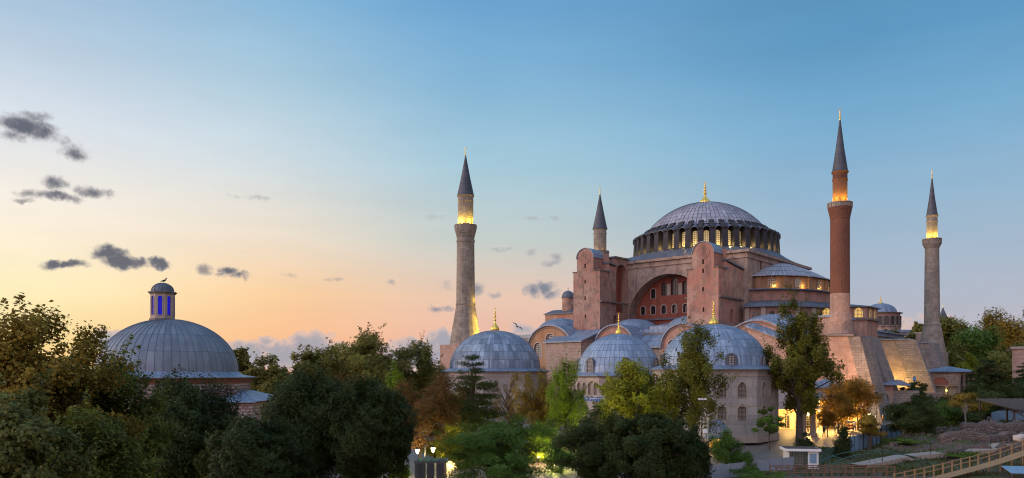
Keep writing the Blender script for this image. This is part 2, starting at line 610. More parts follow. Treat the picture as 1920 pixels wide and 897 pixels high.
M['minstone'] = masonry('minaret_stone', (0.35, 0.30, 0.24), (0.24, 0.20, 0.16), (0.22, 0.18, 0.15), 1.0, 0.55, 0.02, damt=0.55)
M['brick'] = masonry('red_brick', (0.24, 0.085, 0.045), (0.16, 0.055, 0.032), (0.16, 0.095, 0.065), 0.35, 0.16, 0.02, damt=0.35)
M['hamamwall'] = masonry('banded_brick_and_stone', (0.50, 0.49, 0.51), (0.25, 0.21, 0.21), (0.20, 0.105, 0.095), 0.50, 0.31, 0.085, damt=0.25, warp=0.16, bias=0.1)
M['marble'] = masonry('veined_marble', (0.42, 0.385, 0.34), (0.30, 0.28, 0.26), (0.22, 0.20, 0.185), 1.9, 1.25, 0.02, damt=0.4, rough=0.55)
M['trim'] = plain('pale_stone_trim', (0.34, 0.28, 0.23), 0.8, var=0.3)
M['darktrim'] = plain('dark_stone_trim', (0.15, 0.125, 0.11), 0.85, var=0.4)
M['lead'] = lead('lead_roof', (0.24, 0.315, 0.42), (0.15, 0.205, 0.29), (0.10, 0.12, 0.16), 0.7, 2.6, 0.045)
M['leaddome'] = lead('lead_tomb_dome', (0.29, 0.385, 0.50), (0.17, 0.25, 0.355), (0.06, 0.07, 0.095), 1.0, 1.35, 0.04, offset=0.0)
M['leadpatch'] = lead('lead_patched_dome', (0.30, 0.38, 0.475), (0.12, 0.165, 0.225), (0.05, 0.06, 0.08), 1.0, 1.7, 0.04)
M['leadmain'] = lead('lead_main_dome', (0.46, 0.435, 0.47), (0.30, 0.29, 0.33), (0.04, 0.04, 0.05), 1.0, 1.5, 0.08, streaks=0.75)
M['leadhamam'] = lead('lead_bath_dome', (0.205, 0.245, 0.295), (0.14, 0.175, 0.22), (0.05, 0.06, 0.08), 1.0, 2.1, 0.025, rough=0.55, streaks=0.35)
M['seam'] = plain('lead_seam', (0.11, 0.13, 0.165), 0.5, 0.15)
M['leaddark'] = lead('lead_dark', (0.13, 0.145, 0.18), (0.10, 0.11, 0.14), (0.04, 0.045, 0.06), 0.8, 2.5, 0.05)
M['spire'] = lead('lead_spire', (0.075, 0.082, 0.10), (0.055, 0.06, 0.075), (0.025, 0.027, 0.035), 1.0, 1.6, 0.06)
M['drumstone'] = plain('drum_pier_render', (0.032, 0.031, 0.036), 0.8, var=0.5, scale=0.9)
M['gold'] = plain('gilded_copper', (0.95, 0.62, 0.12), 0.32, 0.75, var=0.12)
M['lattice'] = plain('window_lattice', (0.42, 0.40, 0.36), 0.7)
M['glassdark'] = plain('dark_window_glass', (0.018, 0.02, 0.024), 0.12, var=0.4)
M['drumglass'] = plain('drum_window_glass', (0.75, 0.66, 0.42), 0.5, emit=(1.0, 0.74, 0.30), es=0.30)
M['litglass'] = plain('lit_window_glass', (0.8, 0.55, 0.15), 0.5, emit=(1.0, 0.62, 0.12), es=0.85)
M['blueglass'] = plain('blue_lit_glass', (0.004, 0.004, 0.05), 0.7, emit=(0.005, 0.004, 0.55), es=0.7)
M['bulb'] = plain('lamp_glass', (1, 0.9, 0.7), 0.3, emit=(1.0, 0.80, 0.48), es=9.0)
M['yellowbulb'] = plain('floodlight_lens', (1, 0.85, 0.3), 0.3, emit=(1.0, 0.72, 0.12), es=6.0)
M['blackmetal'] = plain('black_painted_metal', (0.022, 0.024, 0.026), 0.5, 0.3)
M['greymetal'] = plain('grey_metal', (0.22, 0.24, 0.25), 0.45, 0.5)
M['whitepaint'] = plain('white_paint', (0.74, 0.74, 0.72), 0.6, var=0.12)
M['greenpaint'] = plain('green_paint', (0.018, 0.07, 0.05), 0.5)
M['oldwood'] = plain('brown_timber', (0.17, 0.10, 0.06), 0.85, var=0.4)
M['ochredark'] = plaster('dark_ochre_plaster', (0.30, 0.165, 0.085), (0.33, 0.20, 0.12), (0.22, 0.14, 0.09), 0.5)
M['bluepanel'] = plain('blue_sheet', (0.17, 0.29, 0.40), 0.55, var=0.3)
M['greypanel'] = plain('grey_blue_sheet', (0.25, 0.29, 0.34), 0.6, var=0.35)
M['wood'] = plain('raw_timber', (0.32, 0.20, 0.095), 0.8, var=0.35)
M['darkwood'] = plain('weathered_timber', (0.07, 0.052, 0.04), 0.85, var=0.4)
M['awning'] = plain('faded_roof_felt', (0.36, 0.25, 0.20), 0.85, var=0.3)
M['drape'] = plain('grey_canvas', (0.17, 0.165, 0.165), 0.9, var=0.25)
M['shopwall'] = plaster('yellow_shop_wall', (0.55, 0.40, 0.22), (0.60, 0.46, 0.28), (0.42, 0.30, 0.18), 0.3)
M['gull_white'] = plain('white_feathers', (0.75, 0.75, 0.74), 0.8, var=0.1)
M['gull_dark'] = plain('dark_feathers', (0.06, 0.055, 0.05), 0.8, var=0.2)
M['bark'] = plain('tree_bark', (0.075, 0.058, 0.042), 0.95, var=0.5, scale=3)
M['palebark'] = plain('pale_bark', (0.20, 0.17, 0.13), 0.95, var=0.4, scale=3)
M['skin'] = plain('skin', (0.45, 0.28, 0.2), 0.6, var=0.1)
M['clothdark'] = plain('dark_clothes', (0.03, 0.035, 0.05), 0.9)
M['clothred'] = plain('red_clothes', (0.35, 0.05, 0.04), 0.9)
M['clothwhite'] = plain('white_clothes', (0.6, 0.58, 0.55), 0.9)
M['clothorange'] = plain('orange_clothes', (0.55, 0.2, 0.06), 0.9)


def paving():
    m = masonry('courtyard_paving', (0.21, 0.185, 0.165), (0.165, 0.145, 0.13), (0.10, 0.09, 0.08), 0.9, 0.6, 0.03, damt=0.35, rough=0.55)
    return m


def groundmat():
    m, n, b = newmat('grass_and_soil')
    o = coords(n)
    big = n.noise(o, 0.10, 5, 0.6)
    med = n.noise(o, 0.55, 5, 0.65)
    fine = n.noise(o, 5.0, 4, 0.7)
    grass = n.mix(fine, (0.030, 0.042, 0.012), (0.085, 0.11, 0.025))
    soil = n.mix(fine, (0.055, 0.042, 0.032), (0.15, 0.115, 0.09))
    c = n.mix(n.smooth(n.math('MULTIPLY_ADD', med, 0.5, n.math('MULTIPLY', big, 0.6)), 0.50, 0.60), grass, soil)
    n.put(b.inputs['Base Color'], c)
    b.inputs['Roughness'].default_value = 0.95
    bump(n, b, n.math('ADD', med, n.math('MULTIPLY', fine, 0.5)), 0.8, 0.3)
    return m


M['paving'] = paving()
M['ground'] = groundmat()


# ------------------------------------------------------------------ the ground
FENCE = [(-20, 52), (19, 72), (29.4, 80), (33.5, 84), (42.6, 97), (51.3, 107), (57.3, 113), (64, 126), (80, 150)]


def fence_x(y):
    for (x0, y0), (x1, y1) in zip(FENCE, FENCE[1:]):
        if y0 <= y <= y1:
            return x0 + (x1 - x0) * (y - y0) / (y1 - y0)
    return FENCE[0][0] if y < FENCE[0][1] else FENCE[-1][0]


def sstep(a, b, x):
    q = max(0.0, min(1.0, (x - a) / (b - a)))
    return q * q * (3 - 2 * q)


def hnoise(x, y):
    return (math.sin(x * 0.61 + 1.3 * math.sin(y * 0.37)) + math.sin(y * 0.53 + 1.7 * math.sin(x * 0.29 + 2)) + 0.6 * math.sin(x * 1.7 + y * 1.1)) / 2.6


def terrain(x, y):
    b = gz(x, y)
    if 50 < y < 165 and x > 15:
        m = sstep(0.6, 5.0, x - fence_x(y)) * sstep(165, 135, y)
        h = 2.3 * sstep(82, 108, y) * sstep(40, 60, x) + 0.35 * hnoise(x, y) * sstep(70, 80, y)
        b = b + m * (max(h, b) - b + (0.3 * hnoise(x * 2, y * 2) if y > 84 else 0))
    return b


def axis(segs):
    out = []
    for a, b_, st in segs:
        q = a
        while q < b_ - 1e-6:
            out.append(q); q += st
    out.append(segs[-1][1])
    return out


def build_ground():
    xs = axis([(-6000, -1000, 1250), (-1000, -100, 150), (-100, 10, 10), (10, 120, 1.25), (120, 300, 30), (300, 1000, 175), (1000, 6000, 1250)])
    ys = axis([(-400, 0, 100), (0, 60, 10), (60, 160, 1.25), (160, 400, 20), (400, 1000, 150), (1000, 9000, 1000)])
    b = MB()
    rows = [[(x, y, terrain(x, y)) for x in xs] for y in ys]
    b.grid(rows, [[(x, y) for x in xs] for y in ys], True, flip=False)
    tag(b.build('ground', M['ground']), kind='structure')
    b = MB()
    ys2 = axis([(60, 160, 1.25)])
    rows, uvs = [], []
    for y in ys2:
        x1 = min(fence_x(y) - 0.25, 70)
        x0 = -22.0
        r_ = [x0 + (x1 - x0) * i / 12 for i in range(13)]
        rows.append([(x, y, gz(x, y) + 0.02) for x in r_]); uvs.append([(x, y) for x in r_])
    b.grid(rows, uvs, True, flip=False)
    tag(b.build('plaza_pavement', M['paving']), kind='structure')


build_ground()

# ------------------------------------------------------------------ window part used by several buildings


def window(parent, org, T, N, cx, z0, w, h, kind='round', depth=0.3, frame=0.16, proud=0.05, fm='trim', pm='glassdark', lat=None, name='window', cell=0.35, fr=True):
    """frame ring (and lattice bars) with the pane as its sub-part, standing in a real opening"""
    org, T, N = Vector(org), Vector(T), Vector(N)
    Zv = Vector((0, 0, 1))
    P = lambda p, d=0.0: org + T * p[0] + Zv * p[1] - N * d
    inner = arch(cx, z0, w, h, kind)
    outer = arch(cx, z0 - frame * 0.4, w + 2 * frame, h + frame * 1.4, kind)
    b = MB()
    k = len(inner)
    if fr:
        for i in range(k):
            j = (i + 1) % k
            q = [P(inner[i], -proud), P(inner[j], -proud), P(outer[j], -proud), P(outer[i], -proud)]
            nn = (q[1] - q[0]).cross(q[2] - q[0])
            if nn.dot(N) < 0:
                q.reverse()
            b.poly(q)
            q = [P(outer[i], -proud), P(outer[j], -proud), P(outer[j], 0.0), P(outer[i], 0.0)]
            b.poly(q)
            q = [P(inner[j], -proud), P(inner[i], -proud), P(inner[i], 0.02), P(inner[j], 0.02)]
            b.poly(q)
    if lat:
        d = depth - 0.08
        zt = z0 + h
        t = lat
        nx = max(1, int(round(w / cell)))
        for i in range(1, nx):
            x = cx - w / 2 + w * i / nx
            top = zt - (w / 2) * (1 - math.sqrt(max(0, 1 - ((x - cx) / (w / 2)) ** 2)))
            b.prism([P((x - t / 2, z0), d), P((x + t / 2, z0), d), P((x + t / 2, top - 0.02), d), P((x - t / 2, top - 0.02), d)], -N * 0.05)
        nz = max(1, int(round(h / cell)))
        for i in range(1, nz):
            z = z0 + h * i / nz
            hw = w / 2
            if z > zt - w / 2:
                hw = math.sqrt(max(0, (w / 2) ** 2 - (z - (zt - w / 2)) ** 2))
            if hw > 0.1:
                b.prism([P((cx - hw, z - t / 2), d), P((cx + hw, z - t / 2), d), P((cx + hw, z + t / 2), d), P((cx - hw, z + t / 2), d)], -N * 0.05)
    if not b.v:
        b.box(0, 0.01, 0, 0.01, 0, 0.01)
    o = b.build(name, M[fm], parent)
    q = MB()
    ins = arch(cx, z0, w, h, kind)
    pts = [P(p, depth) for p in ins]
    nn = (pts[1] - pts[0]).cross(pts[3] - pts[0])
    if nn.dot(N) < 0:
        pts.reverse()
    q.poly(pts)
    q.build('pane', M[pm], o)
    return o


def finial(b, c, h, w, flute=10):
    """gilded finial: fluted bulb, then beads of shrinking size and a small crescent"""
    c = Vector(c)
    hb = h * 0.42
    prof = [(w * 0.42, 0), (w * 0.5, hb * 0.12), (w * 0.5, hb * 0.25), (w * 0.40, hb * 0.42), (w * 0.22, hb * 0.62), (w * 0.10, hb * 0.85), (w * 0.07, hb)]
    b.revolve(prof, n=flute * 4, c=c, flute=(flute, 0.18))
    z = hb
    for k, (hh, ww) in enumerate([(0.10, 0.22), (0.05, 0.12), (0.12, 0.17), (0.05, 0.10), (0.09, 0.13), (0.04, 0.08)]):
        d = h * hh
        b.revolve([(w * 0.05, z), (w * ww, z + d * 0.5), (w * 0.05, z + d)], n=12, c=c)
        z += d
    b.revolve([(w * 0.05, z), (w * 0.03, h * 0.96), (0.001, h)], n=8, c=c)
    # crescent ring
    pts = [(c.x + w * 0.13 * math.cos(a), c.y, c.z + h * 0.985 + w * 0.13 * math.sin(a)) for a in [R(120 + 300 * i / 10) for i in range(11)]]
    b.tube(pts, w * 0.025, n=5)


# ------------------------------------------------------------------ the great domed mosque
MO = (48.0, 191.0)
MU = Vector((0.766, -0.643, 0)); MV = Vector((0.643, 0.766, 0))
MROT = math.atan2(-0.643, 0.766)


def build_mosque():
    root = empty('domed_mosque', (MO[0], MO[1], 0), MROT,
                 'vast pink plastered mosque with a broad lead dome on a lit window drum', 'mosque')
    UX, VN = (1, 0, 0), (0, -1, 0)          # local: x = east, y = north; the south face looks to -y

    # --- central block with the great arch
    b = MB()
    hb = 19.0
    zt = 36.3
    ac = [(10.4 * math.cos(PI * i / 28), 22.4 + 10.4 * math.sin(PI * i / 28)) for i in range(29)]
    outer = [(-hb, 14), (-10.4, 14), ] + [(-10.4, 22.4)] + list(reversed(ac))[1:-1] + [(10.4, 22.4), (10.4, 14), (hb, 14), (hb, zt), (-hb, zt)]
    b.panel((0, -hb, 0), UX, VN, outer)
    for (x0, z0), (x1, z1) in zip([(10.4, 14)] + ac + [(-10.4, 14)], (ac + [(-10.4, 14)])):
        b.poly([(x0, -hb, z0), (x1, -hb, z1), (x1, -hb + 4.0, z1), (x0, -hb + 4.0, z0)], smooth=False)
    # east, north, west walls; top
    wn = arch(-11.5, 32.0, 1.1, 3.0)
    b.panel((hb, 0, 0), (0, 1, 0), (1, 0, 0), [(-hb, 14), (hb, 14), (hb, zt), (-hb, zt)], [wn], 0.35)
    b.poly([(hb, hb, 14), (-hb, hb, 14), (-hb, hb, zt), (hb, hb, zt)])
    b.poly([(-hb, hb, 14), (-hb, -hb, 14), (-hb, -hb, zt), (-hb, hb, zt)])
    o = b.build('central_block', M['greyplaster'], root)
    # arch band, a thin projecting archivolt
    b = MB()
    for i in range(28):
        a0, a1 = PI * i / 28, PI * (i + 1) / 28
        p = lambda r_, a, y: (r_ * math.cos(a), y, 22.4 + r_ * math.sin(a))
        b.poly([p(10.4, a1, -hb - .12), p(10.4, a0, -hb - .12), p(10.75, a0, -hb - .12), p(10.75, a1, -hb - .12)])
        b.poly([p(10.75, a0, -hb - .12), p(10.75, a0, -hb), p(10.75, a1, -hb), p(10.75, a1, -hb - .12)])
        b.poly([p(10.4, a0, -hb - .12), p(10.4, a1, -hb - .12), p(10.4, a1, -hb + .01), p(10.4, a0, -hb + .01)])
    b.build('archivolt', M['greyplaster'], root)
    # cornice
    b = MB()
    for (r0, z0, z1) in ((0.25, zt - 1.5, zt - 1.1), (0.55, zt - 0.35, zt + 0.25)):
        h2 = hb + r0
        b.box(-h2, h2, -h2, -hb + 0.003, z0, z1)
        b.box(hb - 0.003, h2, -hb + 0.003, h2, z0, z1)
        b.box(-h2, -hb + 0.003, -hb + 0.003, h2, z0, z1)
    b.build('cornice', M['greyplaster'], root)
    # lead apron between cornice and drum
    b = MB()
    n = 80
    rows = []
    for rr, z in ((1.0, zt + 0.26), (0.0, 38.7)):
        row = []
        for k in range(n + 1):
            a = 2 * PI * k / n + PI / 4
            c_, s_ = math.cos(a), math.sin(a)
            q = (hb + 0.5) / max(abs(c_), abs(s_))
            rad = q if rr else 17.4
            row.append((rad * c_, rad * s_, z))
        rows.append(row)
    b.grid(rows, [[(k * 1.4, i * 5) for k in range(n + 1)] for i in range(2)], False)
    b.build('apron_roof', M['leaddark'], root)

    # --- tympanum
    yT = -hb + 3.2
    b = MB()
    wins = []
    for k in range(7):
        wins.append((-8.4 + 2.8 * k, 24.0, 1.15, 2.0))
    for k in range(5):
        if k in (1, 2, 3):
            continue
        wins.append((-5.6 + 2.8 * k, 27.7, 1.2, 2.3))
    big = [(-2.75, 28.3, 1.35, 3.0), (0.0, 28.3, 1.8, 4.0), (2.75, 28.3, 1.35, 3.0)]
    holes = [arch(*w_) for w_ in wins + big]
    tymp = [(-10.6, 16)] + [(10.6, 16)] + [(10.6 * math.cos(PI * i / 24), 22.4 + 10.6 * math.sin(PI * i / 24)) for i in range(25)]
    b.panel((0, yT, 0), UX, VN, tymp, holes, 0.5)
    ty = b.build('tympanum_wall', M['red'], root)
    for w_ in wins:
        window(root, (0, yT, 0), UX, VN, *w_, depth=0.45, frame=0.22, fm='trim')
    for w_ in big:
        window(root, (0, yT, 0), UX, VN, *w_, depth=0.45, frame=0.10, fm='darktrim', lat=0.07, cell=0.45)
    for x0, x1 in ((-1.95, -1.02), (1.02, 1.95)):
        b = MB()
        b.box(x0, x1, yT - 0.06, yT + 0.01, 28.2, 30.9)
        b.build('window_infill', M['trim'], root)
    b = MB()
    b.box(-10.3, 10.3, yT - 0.5, yT, 22.5, 22.9)
    b.build('tympanum_ledge', M['leaddark'], root)

    # --- buttress towers
    def tower(x0, x1, slim0, slim1, inner, dz, rear):
        """inner = +1 when the face turned to the arch looks east"""
        f = -31.0
        zs, zc = 33.3 + dz, 36.4 + dz           # shoulder, centre of the rounded top
        W_ = MB()
        pts = [(x0, 12), (x1, 12), (x1, zs), (slim1, zs), (slim1, zc)]
        cx, r_ = (slim0 + slim1) / 2, (slim1 - slim0) / 2
        pts += [(cx + r_ * math.cos(PI * i / 14), zc + r_ * math.sin(PI * i / 14)) for i in range(15)][1:]
        pts += [(slim0, zs), (x0, zs)]
        slits = [arch(cx, 34.2 + dz, 0.42, 1.5, 'round', 4), arch(cx, 30.6, 0.4, 0.95, 'round', 4), arch(cx, 26.8, 0.4, 0.95, 'round', 4), arch(cx + .1, 22.6, 0.4, 0.95, 'round', 4)]
        W_.panel((0, f, 0), UX, VN, pts, slits, 0.6)
        # shoulders and slim top
        W_.poly([(x0, f, zs), (slim0, f, zs), (slim0, f + 3.2, zs), (x0, f + 3.2, zs)])
        W_.poly([(slim1, f, zs), (x1, f, zs), (x1, f + 3.2, zs), (slim1, f + 3.2, zs)])
        for xs, sg in ((slim0, -1), (slim1, 1)):
            q = [(xs, f, zs), (xs, f + 3.8, zs), (xs, f + 3.8, zc), (xs, f, zc)]
            W_.poly(q if sg > 0 else list(reversed(q)))
        W_.poly([(x1, f + 3.8, zs), (x0, f + 3.8, zs), (x0, f + 3.8, zc + 1.1), (x1, f + 3.8, zc + 1.1)])
        # side walls, the inner one with its tall niche
        for xs, sg in ((x0, -1), (x1, 1)):
            prof = [(f, 12), (-hb, 12)] + ([(-hb, 37.0), (-24.6, 37.0), (-24.6, 34.8), (-27.2, 34.9)] if rear else [(-hb, 32.0), (-27.2, 33.0)]) + [(-27.2, zs), (f, zs)]
            holes_ = []
            slit2 = [arch(y, 29.6, 0.3, 1.3, 'round', 4) for y in (-29, -26.5)]
            door = [arch(-24.5, 20.6, 1.4, 2.9, 'round', 6)]
            if inner == sg:
                holes_ = [arch(-21.75, 24.2, 4.9, 11.4, 'round', 10)]
                slit2 = slit2
            W_.panel((xs, 0, 0), (0, 1, 0), (sg, 0, 0), prof, holes_ + slit2 + door, 1.6 if inner == sg else 0.6)
        if rear:
            W_.poly([(x1, -24.6, 34.8), (x0, -24.6, 34.8), (x0, -24.6, 37.0), (x1, -24.6, 37.0)][::-1])
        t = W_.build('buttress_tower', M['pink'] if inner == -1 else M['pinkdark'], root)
        # back of niche and openings
        q = MB()
        dd = 1.58 if inner == 1 else 0.58
        for xs, sg in ((x0, -1), (x1, 1)):
            d_ = 1.58 if inner == sg else 0.58
            xx = xs - sg * d_
            if inner == sg:
                q.panel((xx, 0, 0), (0, 1, 0), (sg, 0, 0), arch(-21.75, 24.2, 4.9, 11.4))
        if q.v:
            q.build('niche_back', M['red'], t)
        for s_ in slits:
            q = MB()
            q.panel((0, f + 0.58, 0), UX, VN, s_)
            q.build('slit_opening', M['glassdark'], t)
        for xs, sg in ((x0, -1), (x1, 1)):
            d_ = 1.55 if inner == sg else 0.55
            for s_ in [arch(y, 29.6, 0.3, 1.3, 'round', 4) for y in (-29, -26.5)] + [arch(-24.5, 20.6, 1.4, 2.9, 'round', 6)]:
                q = MB()
                q.panel((xs - sg * d_, 0, 0), (0, 1, 0), (sg, 0, 0), s_)
                q.build('slit_opening', M['glassdark'], t)
        # medallion
        q = MB()
        ring = lambda r0, r1, y0: [q.poly([(cx + a * math.cos(R(15 * i)), y, (zc + .2) + a * math.sin(R(15 * i))) for a, i, y in ((r0, k, y0), (r1, k, y0), (r1, k + 1, y0), (r0, k + 1, y0))][::-1]) for k in range(24)]
        ring(1.15, 1.45, f - 0.10); ring(0.001, 1.15, f - 0.03)
        for k in range(24):
            a0, a1 = R(15 * k), R(15 * k + 15)
            q.poly([(cx + 1.45 * math.cos(a0), f - .1, (zc + .2) + 1.45 * math.sin(a0)), (cx + 1.45 * math.cos(a0), f, (zc + .2) + 1.45 * math.sin(a0)),
                    (cx + 1.45 * math.cos(a1), f, (zc + .2) + 1.45 * math.sin(a1)), (cx + 1.45 * math.cos(a1), f - .1, (zc + .2) + 1.45 * math.sin(a1))])
        for k in range(4):
            a = R(45 * k)
            d1 = Vector((math.cos(a), 0, math.sin(a))); d2 = Vector((-math.sin(a), 0, math.cos(a)))
            c0 = Vector((cx, f - 0.031, (zc + .2)))
            q.prism([c0 + d1 * -1.1 + d2 * -.06, c0 + d1 * 1.1 + d2 * -.06, c0 + d1 * 1.1 + d2 * .06, c0 + d1 * -1.1 + d2 * .06], (0, -0.04 - 0.004 * k, 0))
        q.build('medallion', M['pinkdark'], t)
        # lead: barrel roof of the slim top, shed roofs behind, copings
        q = MB()
        rr = r_ + 0.16
        rows = [[(cx + rr * math.cos(PI * i / 14), y, zc + rr * math.sin(PI * i / 14)) for i in range(15)] for y in (f - 0.18, f + 4.0)]
        q.grid(rows, [[(i * 0.5, y) for i in range(15)] for y in (0, 4)], True, flip=True)
        for i in range(14):
            a0, a1 = PI * i / 14, PI * (i + 1) / 14
            q.poly([(cx + r_ * math.cos(a), f - .18, zc + r_ * math.sin(a)) for a in (a1, a0)] + [(cx + rr * math.cos(a), f - .18, zc + rr * math.sin(a)) for a in (a0, a1)])
        q.build('tower_cap_roof', M['lead'], t)
        q = MB()
        x0e, x1e = x0 - 0.3, x1 + 0.3
        for (ya, za, yb, zb) in [(f + 2.2, zs + .3, f + 3.9, zs + .3)] + ([(-27.4, 35.6, -24.4, 35.2), (-24.9, 37.25, -hb + 0.2, 37.3)] if rear else [(-27.5, 33.6, -hb + .2, 32.5)]):
            q.prism([(x0e, ya, za), (x0e, yb, zb), (x0e, yb, zb - 0.35), (x0e, ya, za - 0.35)], (x1e - x0e, 0, 0))
        q.build('tower_roof', M['leaddark'], t)
        for a_, b_ in ((x0 - .18, slim0), (slim1, x1 + .18)):
            q = MB()
            q.box(a_, b_, f - 0.2, f + 2.2, zs + .01, zs + .2)
            q.build('shoulder_coping', M['darktrim'], t)
        for xs, sg in ((x0, -1), (x1, 1)):
            q = MB()
            q.box(min(xs, xs + sg * 0.5), max(xs, xs + sg * 0.5), f + 0.003, -hb - 0.6, 26.2 + dz * .4, 26.55 + dz * .4)
            q.build('side_ledge', M['darktrim'], t)
        return t
    tower(-18, -10.6, -17.0, -12.4, 1, 0.0, True)
    tower(11.0, 18.0, 12.2, 17.0, -1, -1.8, False)
    # ledge on the lower east side of the right tower
    # --- main dome and drum
    b = MB()
    b.revolve([(15.4, 38.5), (15.4, 44.0)], n=80, nu=40)
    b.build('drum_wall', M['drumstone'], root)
    NB = 40
    d, tt = Vector((1, 0, 0)), Vector((0, 1, 0))
    V3 = lambda r_, t_, z: Vector((r_, t_, z))
    b = MB()                                  # one pier with its lead cap and the block behind it
    b.prism([V3(r_, -.66, z) for r_, z in [(15.2, 38.4), (17.7, 38.4), (17.45, 42.7), (17.3, 43.2), (15.2, 44.2)]], tt * 1.32)
    b.prism([V3(r_, -.55, z) for r_, z in [(17.7, 42.97), (17.6, 43.35), (15.0, 44.78), (15.0, 44.0)]], tt * 1.1)
    b.prism([V3(r_, -.6, z) for r_, z in ((15.1, 44.2), (15.0, 45.05), (13.5, 45.7), (13.5, 44.2))], tt * 1.2)
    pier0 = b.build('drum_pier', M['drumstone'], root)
    b = MB()
    rows = [[d * rad + tt * (0.86 * math.cos(PI * i / 8)) + Vector((0, 0, 42.65 + dz + 0.86 * math.sin(PI * i / 8))) for i in range(9)] for rad, dz in ((17.75, -0.1), (15.2, 0.9))]
    b.grid(rows, [[(i * .3, j) for i in range(9)] for j in range(2)], True)
    b.grid([[p + Vector((0, 0, -.16)) for p in rows[0]], rows[0]], [[(i * .3, j * .2) for i in range(9)] for j in range(2)], True)
    hood0 = b.build('window_hood', M['leaddark'], root)
    for k in range(NB):
        for o0, a in ((pier0, 2 * PI * (k + .5) / NB), (hood0, 2 * PI * k / NB)):
            o = o0
            if k:
                o = o0.copy(); COL.objects.link(o); o.parent = root
            o.rotation_euler = (0, 0, a)
    cc, ss = math.cos(MROT), math.sin(MROT)
    for k in range(NB):
        a = 2 * PI * k / NB
        d = Vector((math.cos(a), math.sin(a), 0))
        wd = Vector((cc * d.x - ss * d.y, ss * d.x + cc * d.y, 0))
        toward = -wd.dot(Vector((0.243, 0.97, 0)))
        if toward < -0.25:
            continue
        tt = Vector((-math.sin(a), math.cos(a), 0))
        window(root, d * 15.62, tt, d, 0, 39.2, 1.25, 3.5, depth=0.0, frame=0.12, proud=0.08, fm='darktrim', pm='drumglass', lat=0.05, cell=0.42)
        if toward > 0.05:
            rel = math.atan2(wd.x, -wd.y)
            pw = 26 if abs(rel) < 1.0 else 16
            if (k % 5) in (3,):
                pw *= 0.35
            lamp('floodlight', d * 16.9 + Vector((0, 0, 39.2)), pw * 4.5, (1.0, 0.66, 0.22), root, 0.12)
    # dome shell
    b = MB()
    rb, h = 14.6, 7.6
    Rr = (rb * rb + h * h) / (2 * h)
    a_max = math.asin(rb / Rr)
    prof = [(15.6, 44.35), (15.0, 44.55)] + [(Rr * math.sin(a_max * (1 - i / 16)), 44.6 + Rr * math.cos(a_max * (1 - i / 16)) - (Rr - h)) for i in range(17)]
    prof[-1] = (0.01, prof[-1][1])
    b.revolve(prof, n=120, nu=80)
    dome = b.build('main_dome', M['leadmain'], root)
    b = MB()                                  # standing seams
    for k in range(80):
        a = 2 * PI * k / 80
        pts = [(r_ * math.cos(a), r_ * math.sin(a), z + 0.03) for r_, z in prof[2:-2]]
        b.tube(pts, [0.05] * (len(pts) - 1) + [0.02], n=4)
    b.build('dome_ribs', M['leaddark'], dome)
    b = MB()
    finial(b, (0, 0, 52.0), 5.6, 2.5, 12)
    b.build('finial', M['gold'], root)

    # --- east semi-dome, tiers and apse
    cu = 18.9

    def half(prof, sx, sy, n=40, nu=40):
        q = MB()
        q.revolve(prof, n=n, c=(cu, 0, 0), a0=-PI / 2, a1=PI / 2, sx=sx, sy=sy, nu=nu)
        return q
    ax, by = 10.6, 16.2
    prof = [(1.03, 30.9), (1.03, 31.15)] + [((1 - i / 9) * 0.99, 31.2 + 4.4 * (1 - (1 - i / 9) ** 1.45)) for i in range(10)]
    prof[-1] = (0.02, 35.6)
    half(prof, ax, by, nu=44).build('east_semi_dome', M['leadmain'], root)
    half([(0.97, 28.2), (0.97, 30.9)], ax, by).build('semi_dome_drum', M['ochredark'], root)
    # pilasters and windows of that drum
    q = MB()
    wnd = []
    for k in range(13):
        a = -PI / 2 + PI * (k + 0.5) / 13
        p = Vector((cu + ax * 0.97 * math.cos(a), by * 0.97 * math.sin(a), 0))
        nrm = Vector((math.cos(a) / ax, math.sin(a) / by, 0)).normalized()
        tt = Vector((-nrm.y, nrm.x, 0))
        if k % 2 == 0:
            q = MB()
            q.prism([p + tt * s_ * 0.5 + nrm * o_ + Vector((0, 0, 28.2)) for s_, o_ in ((-1, -.2), (1, -.2), (1, .35), (-1, .35))], (0, 0, 2.69))
            q.build('pilaster', M['ochredark'], root)
        else:
            wnd.append((p, tt, nrm, k))
    for p, tt, nrm, k in wnd:
        window(root, p + nrm * 0.1, tt, nrm, 0, 28.6, 1.3, 1.9, depth=0.0, frame=0.12, pm='glassdark' if k != 3 else 'lattice', fm='trim', lat=0.09, cell=0.4)
    for k in (1.2, 3.4, 5.1, 6.9):
        a = -PI / 2 + PI * (k + 0.5) / 13
        nrm = Vector((math.cos(a) / ax, math.sin(a) / by, 0)).normalized()
        p = Vector((cu + ax * 0.97 * math.cos(a), by * 0.97 * math.sin(a), 28.75)) + nrm * 0.5
        lamp('floodlight', p, 110, (1.0, 0.60, 0.12), root, 0.12)
    half([(0.95, 28.2), (1.13, 28.05), (1.13, 27.75), (1.0, 27.75)], ax, by).build('tier_ledge', M['leaddark'], root)
    half([(1.07, 24.5), (1.07, 27.8)], ax, by).build('tier_wall', M['pinkdark'], root)
    half([(1.34, 23.9), (1.34, 24.2), (1.06, 25.6)], ax, by, nu=60).build('tier_roof', M['leaddark'], root)
    half([(1.27, 10.0), (1.27, 24.0)], ax, by).build('lower_wall', M['pinkdark'], root)
    q = MB()
    pw = MB()
